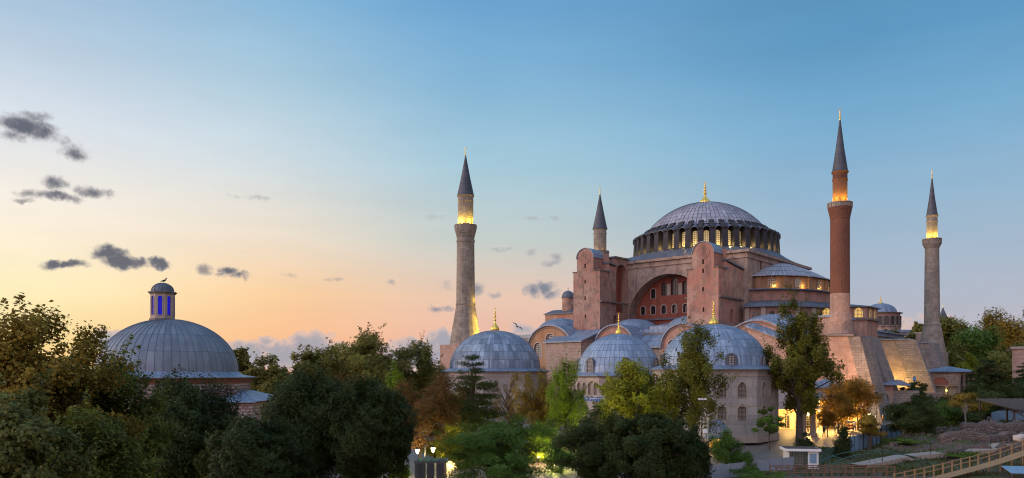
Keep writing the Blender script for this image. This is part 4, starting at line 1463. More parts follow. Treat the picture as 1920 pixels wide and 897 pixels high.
def bathhouse():
    Y = 80.0; px = 317.0; s = Y / FPX
    x = X_(px, Y)
    root = empty('bath_house', (x, Y, 0), 0, 'old bath house of banded brick and stone under one big grey lead dome', 'bath house')
    vd = math.atan2(-Y, -x)
    a0 = vd + R(5.6)
    ze, zt_ = Z_(707, Y), Z_(599, Y)
    Rw = 147 * s
    V = octv(Rw, a0)
    b = MB()
    side = 2 * Rw * math.sin(PI / 8)
    holes = []
    for i in range(8):
        p0, p1 = Vector((*V[i], 0)), Vector((*V[(i + 1) % 8], 0))
        tt = (p1 - p0).normalized(); nrm = Vector((tt.y, -tt.x, 0))
        h = [arch(side * .5, 4.3, 1.7, 2.9)]
        b.panel(p0, tt, nrm, [(0, 0), (side, 0), (side, ze - .5), (0, ze - .5)], h, .4)
        holes.append((p0, tt, nrm))
    w = b.build('wall', M['hamamwall'], root)
    for p0, tt, nrm in holes:
        if nrm.dot(Vector((x, Y, 0)).normalized()) < 0.2:
            window(root, p0, tt, nrm, side * .5, 4.3, 1.7, 2.9, depth=.35, frame=.28, fm='brick', lat=.07, cell=.4)
    # saw-tooth brick cornice
    for k, (z0, z1, o_) in enumerate(((ze - .62, ze - .42, .10), (ze - .417, ze - .22, .22), (ze - .217, ze - .06, .34))):
        b = MB()
        b.column(octv(Rw + o_, a0), z0, z1)
        b.build('brick_cornice', M['brick'], w)
    b = MB()
    vv = octv(Rw + .62, a0)
    Rd = 123 * s
    rows = []
    n = 64
    for rad, z in ((None, ze), (Rd + .5, ze + .22), (Rd, ze + .55)):
        row = []
        for k in range(n + 1):
            a = a0 + 2 * PI * k / n
            if rad is None:
                aa = ((a - a0) % (PI / 4)) - PI / 8
                rr = (Rw + .62) * math.cos(PI / 8) / math.cos(aa)
            else:
                rr = rad
            row.append((rr * math.cos(a), rr * math.sin(a), z))
        rows.append(row)
    b.grid(rows, [[(k * .8, i) for k in range(n + 1)] for i in range(3)], False)
    b.grid([[(p[0], p[1], p[2] - .1) for p in rows[0]], rows[0]], [[(k * .8, i * .1) for k in range(n + 1)] for i in range(2)], False)
    b.poly([(p[0], p[1], ze - .1) for p in reversed(rows[0][:-1])])
    b.build('eave_roof', M['lead'], root)
    b = MB()
    H = zt_ - ze - .5
    prof = [(Rd * math.cos(PI / 2 * i / 18), ze + .5 + H * math.sin(PI / 2 * i / 18)) for i in range(18)] + [(0.02, zt_)]
    b.revolve(prof, n=112, nu=56)
    d = b.build('dome', M['leadhamam'], root)
    b = MB()
    NR = 56
    for k in range(NR):
        a = 2 * PI * k / NR
        pts = [(r_ * math.cos(a), r_ * math.sin(a), z + .005) for r_, z in prof[:-2]]
        b.tube(pts, .042, n=5)
    b.build('standing_seams', M['seam'], d)
    # lantern
    lr = 21.5 * s
    z0, z1 = Z_(598, Y), Z_(550, Y)
    la = vd + R(22.5 - 12)
    lv = octv(lr, la)
    b = MB()
    ls = 2 * lr * math.sin(PI / 8)
    for i in range(8):
        p0, p1 = Vector((*lv[i], 0)), Vector((*lv[(i + 1) % 8], 0))
        tt = (p1 - p0).normalized(); nrm = Vector((tt.y, -tt.x, 0))
        hh = arch(ls * .5, z0 + .35, .42, 1.95)
        b.panel(p0, tt, nrm, [(0, z0 - .5), (ls, z0 - .5), (ls, z1), (0, z1)], [hh], .2)
    lant = b.build('lantern', M['trim'], root)
    for i in range(8):
        p0, p1 = Vector((*lv[i], 0)), Vector((*lv[(i + 1) % 8], 0))
        tt = (p1 - p0).normalized(); nrm = Vector((tt.y, -tt.x, 0))
        if nrm.dot(Vector((x, Y, 0)).normalized()) < 0.3:
            window(lant, p0, tt, nrm, ls * .5, z0 + .35, .42, 1.95, depth=.12, frame=.09, proud=.04, pm='blueglass', fm='trim')
    b = MB()
    b.column(octv(lr + .12, la), z0 - .25, z0 - .02)
    b.column(octv(lr + .12, la), z1 - .12, z1)
    b.column(octv(lr + .24, la), z1 + .003, z1 + .1)
    b.build('lantern_moulding', M['darktrim'], lant)
    b = MB()
    hh = Z_(531, Y) - z1 - .1
    b.revolve([(lr + .14, z1 + .1), (lr - .12, z1 + .2)] + [((lr - .12) * math.cos(PI / 2 * i / 7), z1 + .2 + (hh - .1) * math.sin(PI / 2 * i / 7)) for i in range(1, 7)] + [(.01, z1 + .1 + hh)], n=32, nu=16)
    for k in range(16):
        a = 2 * PI * k / 16
        b.tube([((lr - .1) * math.cos(PI / 2 * i / 7) * math.cos(a), (lr - .1) * math.cos(PI / 2 * i / 7) * math.sin(a), z1 + .21 + (hh - .1) * math.sin(PI / 2 * i / 7)) for i in range(7)], .025, n=4)
    b.build('lantern_cap', M['leaddark'], lant)
    lant.location.x = -12 * s
    # low wing on the right with a pent roof
    wx0, wx1 = 5.6, 10.4
    b = MB()
    b.box(wx0, wx1, -5.2, 4.5, 0, Z_(756, Y - 4))
    b.build('wing_wall', M['hamamwall'], root)
    zr = Z_(752, Y - 4)
    b = MB()
    b.box(wx0 - .1, wx1 + .1, -5.35, 4.6, zr - .25, zr - .08)
    b.build('wing_cornice', M['brick'], root)
    b = MB()
    b.poly([(wx0 - .3, -5.6, zr), (wx1 + .4, -5.6, zr), (wx1 + .4, 4.8, zr), (wx0 + 1.5, 0, zr + 1.0)][:0] or [(wx0 - .4, -5.7, zr), (wx1 + .5, -5.7, zr - .02), (wx1 - 2.2, -1.0, zr + .95), (wx0 - .4, -1.0, zr + 1.0)])
    b.poly([(wx1 + .5, -5.7, zr - .02), (wx1 + .5, 4.8, zr - .02), (wx1 - 2.2, 1.5, zr + .95), (wx1 - 2.2, -1.0, zr + .95)])
    b.poly([(wx0 - .4, -1.0, zr + 1.0), (wx1 - 2.2, -1.0, zr + .95), (wx1 - 2.2, 1.5, zr + .95), (wx0 - .4, 1.5, zr + 1.0)])
    b.poly([(wx0 - .4, -5.7, zr - .1), (wx1 + .5, -5.7, zr - .12), (wx1 + .5, -5.7, zr - .02), (wx0 - .4, -5.7, zr)])
    for k in range(7):
        t_ = k / 6
        b.tube([(wx0 - .3 + (wx1 - wx0 + .7) * t_, -5.7, zr + .03), (wx0 - .3 + (wx1 - wx0 - 2.0) * t_, -1.0, zr + 1.0)], .03, n=4)
    b.build('wing_roof', M['lead'], root)
    return root, zt_


_bh, _bz = bathhouse()


def gull(loc, rz, flying, label, bank=0.0, s=1.0):
    o = None
    b = MB()
    if flying:
        prof = [(0.005, -.24), (.05, -.16), (.07, 0), (.055, .12), (.045, .18), (.05, .22), (.02, .28), (.004, .31)]
        b.revolve([(r_, z) for r_, z in prof], n=10)
        b.v = [(v[2], v[1], v[0]) for v in b.v]
        for sg in (-1, 1):
            P = [(.10, sg * .05, .03), (.10, sg * .33, .16), (-.02, sg * .72, .10), (-.10, sg * .70, .09), (-.04, sg * .33, .14), (-.10, sg * .05, .03)]
            top = [(x, y, z + .018) for x, y, z in P]
            b.poly(top); b.poly(P[::-1])
            for i in range(6):
                j = (i + 1) % 6
                b.poly([P[i], P[j], top[j], top[i]])
    else:
        prof = [(0.005, -.30), (.04, -.2), (.095, -.02), (.09, .1), (.05, .16), (.004, .2)]
        b.revolve(prof, n=12)
        b.v = [(v[2], v[1], v[0] * .9 + .22 + v[2] * .25) for v in b.v]
        b.tube([(.12, 0, .26), (.17, 0, .36), (.18, 0, .40)], [.055, .042, .04], n=8)
        b.sphere((.19, 0, .42), .052, 6)
        b.tube([(.23, 0, .415), (.31, 0, .40)], [.018, .004], n=6)
        for sg in (-1, 1):
            b.tube([(0, sg * .04, .18), (0.01, sg * .04, 0.0)], .012, n=5)
            b.tube([(-.01, sg * .04, 0.01), (0.07, sg * .04, 0.01)], .014, n=4)
    b.v = [(v[0] * s, v[1] * s, v[2] * s) for v in b.v]
    o = b.build('gull', M['gull_dark'])
    o.location = loc
    o.rotation_euler = (bank, 0, rz)
    tag(o, label, 'gull', None)
    return o


gull((_bh.location.x - 0.55, 80, Z_(531.5, 80)), R(10), False, 'dark gull standing on the lantern of the bath house', s=1.25)
gull(at(970, 613, 120), R(60), True, 'gull gliding with spread wings left of the arched gable', bank=R(35), s=1.5)

# ------------------------------------------------------------------ far church, far spire, ruined tower
def far_church():
    Y = 290.0; s = Y / FPX
    root = empty('domed_church', (X_(1651, Y), Y, 3), 0, 'distant brick church with a low lead dome on an arcaded drum', 'church')
    zz = lambda py: Z_(py, Y) - 3
    r_ = 33 * s
    b = MB(); b.revolve([(r_ + .2, 0), (r_ + .2, zz(612)), (r_, zz(611)), (r_, zz(589))], n=40, nu=40); b.build('drum', M['pinkdark'], root)
    for k in range(20):
        a = -PI / 2 + (k - 10 + .5) * 2 * PI / 20
        if math.sin(a) > 0.1:
            continue
        nrm = Vector((math.cos(a), math.sin(a), 0)); tt = Vector((-nrm.y, nrm.x, 0))
        window(root, nrm * (r_ + .12), tt, nrm, 0, zz(614), 1.6, 3.8, depth=0.0, frame=.3, proud=.3, fm='darktrim')
    b = MB(); b.revolve([(r_, zz(590)), (r_ + .9, zz(589)), (r_ + .9, zz(588)), (r_ * .86, zz(587))], n=40); b.build('cornice', M['darktrim'], root)
    b = MB(); b.revolve([(r_ * .86, zz(587.5))] + [(max(.02, r_ * .86 * math.cos(PI / 2 * i / 8)), zz(588) + (zz(569) - zz(588)) * math.sin(PI / 2 * i / 8)) for i in range(9)], n=40, nu=40); b.build('dome', M['lead'], root)
    b = MB(); finial(b, (0, 0, zz(570)), 2.6, 1.7); b.build('finial', M['gold'], root)
    b = MB(); b.box(-r_ * 1.15, r_ * 1.4, -8, 8, 0, zz(626)); b.build('body', M['pink'], root)
    b = MB(); b.prism([(-r_ * 1.2, -8.5, zz(626)), (r_ * 1.45, -8.5, zz(626)), (r_ * 1.2, -8.5, zz(621)), (-r_, -8.5, zz(621))], (0, 17, 0)); b.build('roof', M['lead'], root)


far_church()
Y = 420.0
_r = empty('palace_tower', (X_(1768, Y), Y, 3), 0, 'far off tower showing only its dark pointed spire over the trees', 'tower')
b = MB(); b.revolve([(2.6, 0), (2.6, Z_(600, Y) - 3)], n=8, smooth=False); b.build('tower_shaft', M['trim'], _r)
b = MB(); b.revolve([(2.9, Z_(600, Y) - 3), (.9, Z_(584, Y) - 3), (.15, Z_(577, Y) - 3)], n=8, smooth=False); b.build('spire', M['spire'], _r)
b = MB(); b.revolve([(.15, Z_(577, Y) - 3), (.3, Z_(575, Y) - 3), (.05, Z_(572.5, Y) - 3)], n=8); b.build('finial', M['gold'], _r)

Y = 215.0
b = MB()
_rng = random.Random(4)
_p = [(X_(1711, Y), 3), (X_(1742, Y), 3), (X_(1742, Y), Z_(626, Y)), (X_(1736, Y), Z_(622, Y)), (X_(1728, Y), Z_(626, Y)), (X_(1722, Y), Z_(623, Y)), (X_(1712, Y), Z_(629, Y))]
b.prism([(p[0], Y, p[1]) for p in _p], (0, 5, 0))
tag(b.build('ruined_tower', M['rubble']), 'broken stub of a rubble stone tower behind the slender right minaret', 'ruin')

# ------------------------------------------------------------------ buildings round the courtyard


def shops():
    r = empty('shop_building', (0, 0, 0), 0, 'low yellow lit shop with arched windows between the marble tomb and the big tree trunk', 'shop')
    x0, x1, y0, y1 = 41.0, 48.4, 122.0, 130.0
    zb, zt = 0.9, 4.4
    ws = [(u, zb + .4, .75, 2.3) for u in (1.0, 2.7, 4.4, 6.1)]
    b = MB()
    b.panel((x0, y0, 0), (1, 0, 0), (0, -1, 0), [(0, zb), (x1 - x0, zb), (x1 - x0, zt), (0, zt)], [arch(*w) for w in ws], .3)
    b.poly([(x1, y0, zb), (x1, y1, zb), (x1, y1, 6.9), (x1, y0, zt)])
    b.poly([(x0, y1, zb), (x0, y0, zb), (x0, y0, zt), (x0, y1, 6.9)])
    b.build('wall', M['shopwall'], r)
    for w in ws:
        window(r, (x0, y0, 0), (1, 0, 0), (0, -1, 0), *w, depth=.25, frame=.14, fm='trim', lat=.06, cell=.4)
    b = MB()
    b.prism([(x0 - .3, y0 - 1.3, zt - .25), (x0 - .3, y1, 7.1), (x0 - .3, y1, 7.3), (x0 - .3, y0 - 1.3, zt - .05)], (x1 - x0 + .5, 0, 0))
    b.build('roof', M['awning'], r)
    lamp('wall_lamp', (43.2, 119.8, 3.4), 650, (1.0, .60, .16), r, .1)
    lamp('wall_lamp', (46.6, 119.6, 3.4), 650, (1.0, .60, .16), r, .1)
    b = MB(); b.box(43.1, 43.3, 120.0, 121.99, 3.5, 3.6); b.box(46.5, 46.7, 120.0, 121.99, 3.5, 3.6); b.build('lamp_bracket', M['blackmetal'], r)
    # the open-fronted cafe
    r = empty('cafe_building', (0, 0, 0), 0, 'open fronted cafe glowing orange under stepped lead roofs behind the courtyard', 'cafe')
    x0, x1, y0, y1 = 49.0, 56.2, 124.0, 131.0
    zb = 1.0
    b = MB()
    b.box(x0, x1, y1 - .3, y1, zb, 7.6)
    b.box(x0, x0 + .3, y0, y1 - .303, zb, 5.6)
    b.box(x1 - .3, x1, y0, y1 - .303, zb, 5.6)
    b.box(x0 + .8, x1 - .6, y0 + 3, y1 - .31, 5.9, 7.6)
    b.build('wall', M['shopwall'], r)
    b = MB()
    b.prism([(x0 - .4, y0 - .8, 5.6), (x0 - .4, y0 + 3.0, 6.5), (x0 - .4, y0 + 3.0, 6.7), (x0 - .4, y0 - .8, 5.8)], (x1 - x0 + .6, 0, 0))
    b.build('lower_roof', M['lead'], r)
    b = MB()
    xa, xb, ya, yb, ze = x0 + .2, x1 - .2, y0 + 2.3, y1 + .3, 7.6
    xm, ym = (xa + xb) / 2, (ya + yb) / 2
    for q in ([(xa, ya, ze), (xb, ya, ze), (xm, ym, ze + 1.5)], [(xb, ya, ze), (xb, yb, ze), (xm, ym, ze + 1.5)], [(xb, yb, ze), (xa, yb, ze), (xm, ym, ze + 1.5)], [(xa, yb, ze), (xa, ya, ze), (xm, ym, ze + 1.5)], [(xa, yb, ze), (xb, yb, ze), (xb, ya, ze), (xa, ya, ze)]):
        b.poly(q)
    b.build('upper_roof', M['lead'], r)
    b = MB()
    b.prism([(x0 + .3, y0 - 2.6, 3.75), (x0 + .3, y0 - .1, 4.7), (x0 + .3, y0 - .1, 4.8), (x0 + .3, y0 - 2.6, 3.85)], (4.2, 0, 0))
    b.build('awning', M['awning'], r)
    for xx in (x0 + .5, x0 + 4.3, x1 - .5):
        b = MB(); b.box(xx - .08, xx + .08, y0 - 2.5, y0 - 2.34, zb - .05, 3.8); b.build('post', M['darkwood'], r)
    rg = random.Random(3)
    for i in range(3):                        # shelves of goods along the back
        b = MB()
        xs = x0 + 1 + i * 2.0
        b.box(xs, xs + 1.6, y1 - .9, y1 - .32, zb, zb + .7)
        b.box(xs, xs + 1.6, y1 - .7, y1 - .32, zb + 1.3, zb + 1.36)
        b.box(xs, xs + 1.6, y1 - .7, y1 - .32, zb + 2.0, zb + 2.06)
        b.box(xs - .05, xs, y1 - .7, y1 - .32, zb + .7, zb + 2.4)
        b.build('shelf', M['wood'], r)
    b = MB(); b.box(x0 + .6, x0 + 2.7, y0 - 1.9, y0 - 1.2, zb - .05, zb + .95); b.box(x0 + .5, x0 + 2.8, y0 - 2.0, y0 - 1.1, zb + .96, zb + 1.02); b.build('counter', M['darkwood'], r)
    for (lx, ly, lz, pw) in ((x0 + 1.2, y0 + 1.5, 3.9, 1700), (x0 + 3.6, y0 + 1.5, 3.9, 1700), (x0 + 5.6, y0 + 1.0, 3.9, 1400)):
        b = MB(); b.sphere((lx, ly, lz), .14, 6); b.tube([(lx, ly, lz + .13), (lx, ly, 5.9)], .015, n=4)
        b.build('hanging_bulb', M['bulb'], r)
        lamp('bulb_light', (lx, ly, lz - .25), pw, (1.0, .55, .13), r, .12)
    for i, (x, y, c) in enumerate(((52.4, 119.2, 'rack of red and orange wares under the cafe awning'), (54.6, 120.4, 'low rack of goods on the courtyard right of the awning'))):
        rr = empty('goods_rack', (x, y, gz(x, y) + .03), 0, c, 'goods rack')
        b = MB()
        for u in (-.6, .6):
            b.box(u - .03, u + .03, -.25, -.2, 0, 1.6); b.box(u - .03, u + .03, .2, .25, 0, 1.6)
        for z in (.3, .8, 1.3, 1.6):
            b.box(-.63, .63, -.27, .27, z, z + .03)
        b.build('rack_frame', M['darkwood'], rr)
        for z in (.33, .83, 1.33):
            b = MB()
            for k in range(6):
                xx = -.52 + k * .2
                h = .12 + rg.random() * .22
                b.box(xx, xx + .16, -.2, .2, z + .003, z + h)
            b.build('wares', M[('clothred', 'clothorange', 'clothwhite')[int(z * 2) % 3]], rr)


shops()
for i, px in enumerate((1506, 1524)):
    Y = 114.5
    b = MB()
    zb = gz(0, Y)
    b.revolve([(.62, zb), (.62, zb + .3), (.46, zb + .4), (.43, zb + .6), (.40, zb + 4.0), (.50, zb + 4.05), (.58, zb + 4.35), (.62, zb + 4.6), (.01, zb + 4.62)], n=20, c=(X_(px, Y), Y, 0))
    tag(b.build('stone_column', M['trim']), ('free standing stone column just right of the big tree trunk', 'free standing stone column lit yellow beside the cafe front')[i], 'column')


def gatehouse():
    Y = 141.0
    zb = gz(0, Y)
    r = empty('gatehouse', (X_(1636, Y), Y, 0), R(-12), 'old stone gatehouse with a tall pointed arch under a flat lead roof', 'gatehouse')
    zt = Z_(722, Y)
    b = MB()
    h = arch(1.95, zb, 1.5, 4.4, 'pointed')
    b.panel((0, 0, 0), (1, 0, 0), (0, -1, 0), [(0, zb - .5), (3.5, zb - .5), (3.5, zt), (0, zt)], [h], .8)
    b.box(0, 3.5, .81, 6, zb - .5, zt)
    b.build('wall', M['pinkstone'], r)
    window(r, (0, 0, 0), (1, 0, 0), (0, -1, 0), 1.95, zb, 1.5, 4.4, 'pointed', depth=.78, frame=.4, proud=.12, fm='trim', pm='glassdark', name='gateway')
    b = MB(); b.box(3.51, 8.0, .4, 1.2, zb - .5, zt - 1.0); b.build('side_wall', M['greystone'], r)
    b = MB(); b.prism([(-.5, -.8, zt + .02), (6.3, -.8, zt - .15), (6.3, 6, zt + .7), (-.5, 6, zt + .9)], (0, 0, .2)); b.build('roof', M['lead'], r)


gatehouse()


def pavilion():
    Y = 163.0
    x = X_(1729, Y)
    r = empty('garden_pavilion', (x, Y, 0), R(-56), 'low stone pavilion with a red blind arch and open arcade under a flat roof', 'pavilion')
    L, D = 7.6, 6.2
    z0, ze = 7.3, Z_(698, Y)
    b = MB()
    lun = [(L * .5 + 1.75 * math.cos(PI * i / 16), z0 + .25 + 1.6 * math.sin(PI * i / 16)) for i in range(17)]
    b.panel((0, 0, 0), (1, 0, 0), (0, -1, 0), [(0, z0), (L, z0), (L, ze), (0, ze)], [lun], .25)
    ar = [arch(D * u, z0 + .1, 1.25, 2.5, 'pointed') for u in (.2, .5, .8)]
    b.panel((L, 0, 0), (0, 1, 0), (1, 0, 0), [(0, z0), (D, z0), (D, ze), (0, ze)], ar, .3)
    b.poly([(0, D, z0), (0, 0, z0), (0, 0, ze), (0, D, ze)])
    b.poly([(L, D, z0), (0, D, z0), (0, D, ze), (L, D, ze)])
    b.build('wall', M['rubble'], r)
    b = MB(); b.panel((0, .24, 0), (1, 0, 0), (0, -1, 0), lun); b.build('blind_arch', plain('red_brick_tympanum', (.36, .13, .085), .9), r)
    b = MB(); b.box(.3, L - .31, .4, D - .3, 3.0, z0 - .01); b.build('lower_wall', M['greystone'], r)
    for (u, v) in ((L - .1, .2), (L - .1, D * .35), (L - .1, D * .65), (L - .1, D - .2), (L * .66, -.05), (L * .33, -.05), (.1, -.05)):
        b = MB(); b.revolve([(.24, 3), (.24, 3.3), (.17, 3.4), (.16, z0 - .3), (.28, z0)], n=10, c=(u, v, 0)); b.build('pillar', M['trim'], r)
    b = MB()
    o = .7
    c = [(-o, -o), (L + o, -o), (L + o, D + o), (-o, D + o)]
    for i in range(4):
        p, q = c[i], c[(i + 1) % 4]
        b.poly([(p[0], p[1], ze + .12), (q[0], q[1], ze + .12), (L / 2, D / 2, ze + 1.25)])
        b.poly([(p[0], p[1], ze), (q[0], q[1], ze), (q[0], q[1], ze + .12), (p[0], p[1], ze + .12)])
    b.poly([(p[0], p[1], ze + .004) for p in reversed(c)])
    b.build('roof', M['lead'], r)
    for u in (1.6, 5.2):
        b = MB(); b.sphere((u, -.35, 6.4), .17, 6); b.build('wall_lamp', M['yellowbulb'], r)
        lamp('lamp_light', (u, -.6, 6.4), 30, (1, .6, .15), r, .1)


pavilion()
Y = 148.0
b = MB(); b.box(X_(1700, Y), X_(1765, Y), Y, Y + .8, 2, Z_(740, Y)); b.box(X_(1700, Y) - .1, X_(1765, Y) + .1, Y - .1, Y + .9, Z_(740, Y) + .003, Z_(738, Y) + .1)
tag(b.build('garden_wall', M['stone']), 'plain stone retaining wall with flat coping below the pavilion', 'wall')
Y = 172.0
r = empty('brick_building', (X_(1898, Y), Y, 0), R(-36), 'flat topped pinkish brick building cut by the right edge of the view', 'building')
b = MB(); b.box(0, 14, 0, 9, 2.5, Z_(655, Y)); b.build('wall', M['pinkstone'], r)
b = MB(); b.box(-.35, 14.3, -.35, 9.3, Z_(655, Y) + .003, Z_(652, Y) + .2); b.build('coping', M['trim'], r)
b = MB(); b.box(-1.2, -.36, .5, 3, Z_(658, Y), Z_(655, Y)); b.build('eave_bracket', M['darktrim'], r)
Y = 205.0
r = empty('kiosk_dome', (X_(1800, Y), Y, 3), 0, 'tiny pale blue kiosk dome with gold tip among the dark trees', 'kiosk')
b = MB(); b.revolve([(1.5, 0), (1.5, Z_(676, Y) - 3)], n=8, smooth=False); b.build('wall', M['trim'], r)
b = MB(); b.revolve([(1.9, Z_(676, Y) - 3), (1.6, Z_(673, Y) - 3), (.9, Z_(670.5, Y) - 3), (.1, Z_(669, Y) - 3)], n=20); b.build('dome', M['lead'], r)
b = MB(); finial(b, (0, 0, Z_(670, Y) - 3), 1.6, .6); b.build('finial', M['gold'], r)


# small domed kiosk beside the marble tomb
def fountain():
    Y = 98.0
    x = X_(1345, Y)
    r = empty('fountain_kiosk', (x, Y, 0), 0, 'small kiosk with a ribbed lead dome and a lit yellow fascia beside the marble tomb', 'kiosk')
    b = MB(); b.column(octv(1.55, .2), 0, 1.45); b.build('wall', M['shopwall'], r)
    b = MB()
    b.revolve([(1.75, 1.72), (1.45, 1.85)] + [(max(.02, 1.45 * math.cos(PI / 2 * i / 8)), 1.85 + 2.2 * math.sin(PI / 2 * i / 8)) for i in range(1, 9)], n=40, nu=20)
    for k in range(20):
        a = 2 * PI * k / 20
        b.tube([(1.46 * math.cos(PI / 2 * i / 8) * math.cos(a), 1.46 * math.cos(PI / 2 * i / 8) * math.sin(a), 1.86 + 2.2 * math.sin(PI / 2 * i / 8)) for i in range(8)], .025, n=4)
    b.build('dome', M['leadhamam'], r)
    b = MB(); b.box(-2.7, 1.7, -2.0, -1.8, 1.45, 1.75); b.box(-2.7, 1.7, -1.8, 1.7, 1.58, 1.70); b.build('fascia', M['shopwall'], r)
    for xx in (-2.6, 1.6):
        b = MB(); b.box(xx - .06, xx + .06, -1.95, -1.83, 0, 1.45); b.build('post', M['darkwood'], r)
    b = MB(); b.box(-2.3, 1.2, -1.7, -1.3, 0, .7); b.build('counter', M['wood'], r)
    lamp('strip_light', (-.4, -2.25, 1.45), 45, (1, .62, .1), r, .1)
    lamp('strip_light', (-1.5, -1.6, 1.2), 60, (1, .62, .1), r, .1)


fountain()


# ------------------------------------------------------------------ fences, kiosk, boardwalks
def fence(pts, h, pm, fm, label, solid=True, step=2.0, name='sheet_fence', cat='fence'):
    L = [0.0]
    for a, b_ in zip(pts, pts[1:]):
        L.append(L[-1] + math.hypot(b_[0] - a[0], b_[1] - a[1]))
    n = max(1, int(round(L[-1] / step)))

    def P(d):
        for i in range(len(pts) - 1):
            if d <= L[i + 1] + 1e-6:
                f = (d - L[i]) / (L[i + 1] - L[i])
                return Vector((pts[i][0] + (pts[i + 1][0] - pts[i][0]) * f, pts[i][1] + (pts[i + 1][1] - pts[i][1]) * f, 0))
        return Vector((*pts[-1], 0))
    r = empty(name, (pts[0][0], pts[0][1], 0), 0, label, cat)
    o = Vector((pts[0][0], pts[0][1], 0))
    for i in range(n + 1):
        p = P(L[-1] * i / n)
        z = terrain(p.x, p.y)
        b = MB(); b.box(p.x - o.x - .05, p.x - o.x + .05, p.y - o.y - .05, p.y - o.y + .05, z - .3, z + h + .06); b.build('post', M[fm], r)
        if i < n:
            q = P(L[-1] * (i + 1) / n)
            zq = terrain(q.x, q.y)
            d = (q - p).normalized(); nn = Vector((d.y, -d.x, 0))
            a0 = p - o + d * .055 - nn * .02; a1 = q - o - d * .055 - nn * .02
            b = MB()
            if solid:
                b.prism([a0 + Vector((0, 0, z + .04)), a1 + Vector((0, 0, zq + .04)), a1 + Vector((0, 0, zq + h)), a0 + Vector((0, 0, z + h))], nn * .035)
                for k in range(1, 5):
                    m_ = a0 + (a1 - a0) * k / 5
                    b.prism([m_ - d * .02 + Vector((0, 0, z + .05)), m_ + d * .02 + Vector((0, 0, z + .05)), m_ + d * .02 + Vector((0, 0, min(z, zq) + h - .02)), m_ - d * .02 + Vector((0, 0, min(z, zq) + h - .02))], nn * .06)
                b.build('panel', M[pm], r)
            else:
                for zz in (.2, h * .5, h):
                    b.tube([a0 + Vector((0, 0, z + zz)), a1 + Vector((0, 0, zq + zz))], .03, n=5)
                for k in range(1, 8):
                    m_ = a0 + (a1 - a0) * k / 8
                    b.tube([m_ + Vector((0, 0, z + .2)), m_ + Vector((0, 0, z + h))], .018, n=4)
                b.build('railing', M[pm], r)
    return r


fence([(14, 68.4), (19, 72), (29.2, 79.6)], 1.35, 'greypanel', 'greymetal', 'grey corrugated sheet fence left of the white kiosk')
fence([(33.4, 83.6), (36.5, 88.3), (42.4, 96.8)], 1.35, 'greenpaint', 'greenpaint', 'dark green metal railing right of the white kiosk', solid=False, name='railing')
fence([(42.6, 97), (51.3, 107)], 1.95, 'bluepanel', 'blackmetal', 'blue sheet fence with black posts below the lit trees')
fence([(51.5, 107.2), (57.3, 113)], 2.3, 'bluepanel', 'blackmetal', 'taller dark blue sheet fence at the corner beside the round bush')
_Y = 124
fence([(75.5, 121), (92, 130)], 1.7, 'bluepanel', 'greymetal', 'pale blue fence behind the timber canopy at the right edge')


def ticket_kiosk():
    x, y = X_(1480, 80), 80.5
    r = empty('ticket_kiosk', (x, y, 0), R(-8), 'small white flat roofed kiosk with green lattice doors at the end of the grey fence', 'kiosk')
    b = MB()
    b.box(0, .18, 0, 2.2, 0, 1.85); b.box(2.05, 3.1, 0, 2.2, 0, 1.85); b.box(.181, 2.049, 2.05, 2.2, 0, 1.85)
    b.build('wall', M['whitepaint'], r)
    b = MB(); b.box(-.35, 3.3, -.35, 2.4, 1.853, 2.1); b.build('roof', M['whitepaint'], r)
    b = MB(); b.box(-.2, 3.15, -.2, 2.25, 2.103, 2.14); b.build('roof_felt', M['darkwood'], r)
    for k in range(2):
        b = MB()
        u0 = .2 + k * .93
        for z in [.1 + .2 * i for i in range(9)]:
            b.box(u0, u0 + .88, .02, .06, z, z + .05)
        for i in range(4):
            b.box(u0 + i * .28, u0 + i * .28 + .045, .063, .10, .08, 1.8)
        b.build('lattice_door', M['greenpaint'], r)
    b = MB(); b.box(2.2, 2.9, -.04, -.003, .6, 1.6); b.build('panel', M['bluepanel'], r)


ticket_kiosk()


def boardwalk(pts, w, label, hrail=1.0, step=1.5, mat='wood', name='boardwalk', rails=(0, 1)):
    r = empty(name, pts[0], 0, label, 'boardwalk')
    o = Vector(pts[0])
    pts = [Vector(p) - o for p in pts]
    b = MB()
    sides = []
    for i, p in enumerate(pts):
        d = (pts[min(i + 1, len(pts) - 1)] - pts[max(0, i - 1)]); d.z = 0; d.normalize()
        nn = Vector((d.y, -d.x, 0))
        sides.append((p + nn * w / 2, p - nn * w / 2))
    for (a, a2), (c, c2) in zip(sides, sides[1:]):
        n = max(1, int((c - a).length / .3))
        for k in range(n):
            f0, f1 = k / n, (k + .92) / n
            b.prism([a.lerp(c, f0), a.lerp(c, f1), a2.lerp(c2, f1), a2.lerp(c2, f0)], (0, 0, -.05))
    dk = b.build('deck', M[mat], r)
    dk['kind'] = dk.get('kind', '') or 'part'
    del dk['kind']
    for s in rails:
        line = [q[s] for q in sides]
        b = MB()
        for z in (hrail, hrail * .55):
            for a, c in zip(line, line[1:]):
                b.prism([a + Vector((0, 0, z)), c + Vector((0, 0, z)), c + Vector((0, 0, z + .09)), a + Vector((0, 0, z + .09))], (Vector((c.y - a.y, a.x - c.x, 0)).normalized()) * .05)
        b.build('handrail', M[mat], r)
        for a, c in zip(line, line[1:]):
            n = max(1, int(round((c - a).length / step)))
            for k in range(n + 1):
                if k == n and c is not line[-1]:
                    continue
                p = a.lerp(c, k / n)
                b = MB()
                gzz = terrain(p.x + o.x, p.y + o.y) - o.z
                b.box(p.x - .05, p.x + .05, p.y - .05, p.y + .05, min(gzz, p.z) - .2, p.z + hrail + .14)
                b.build('post', M[mat], r)
    return r


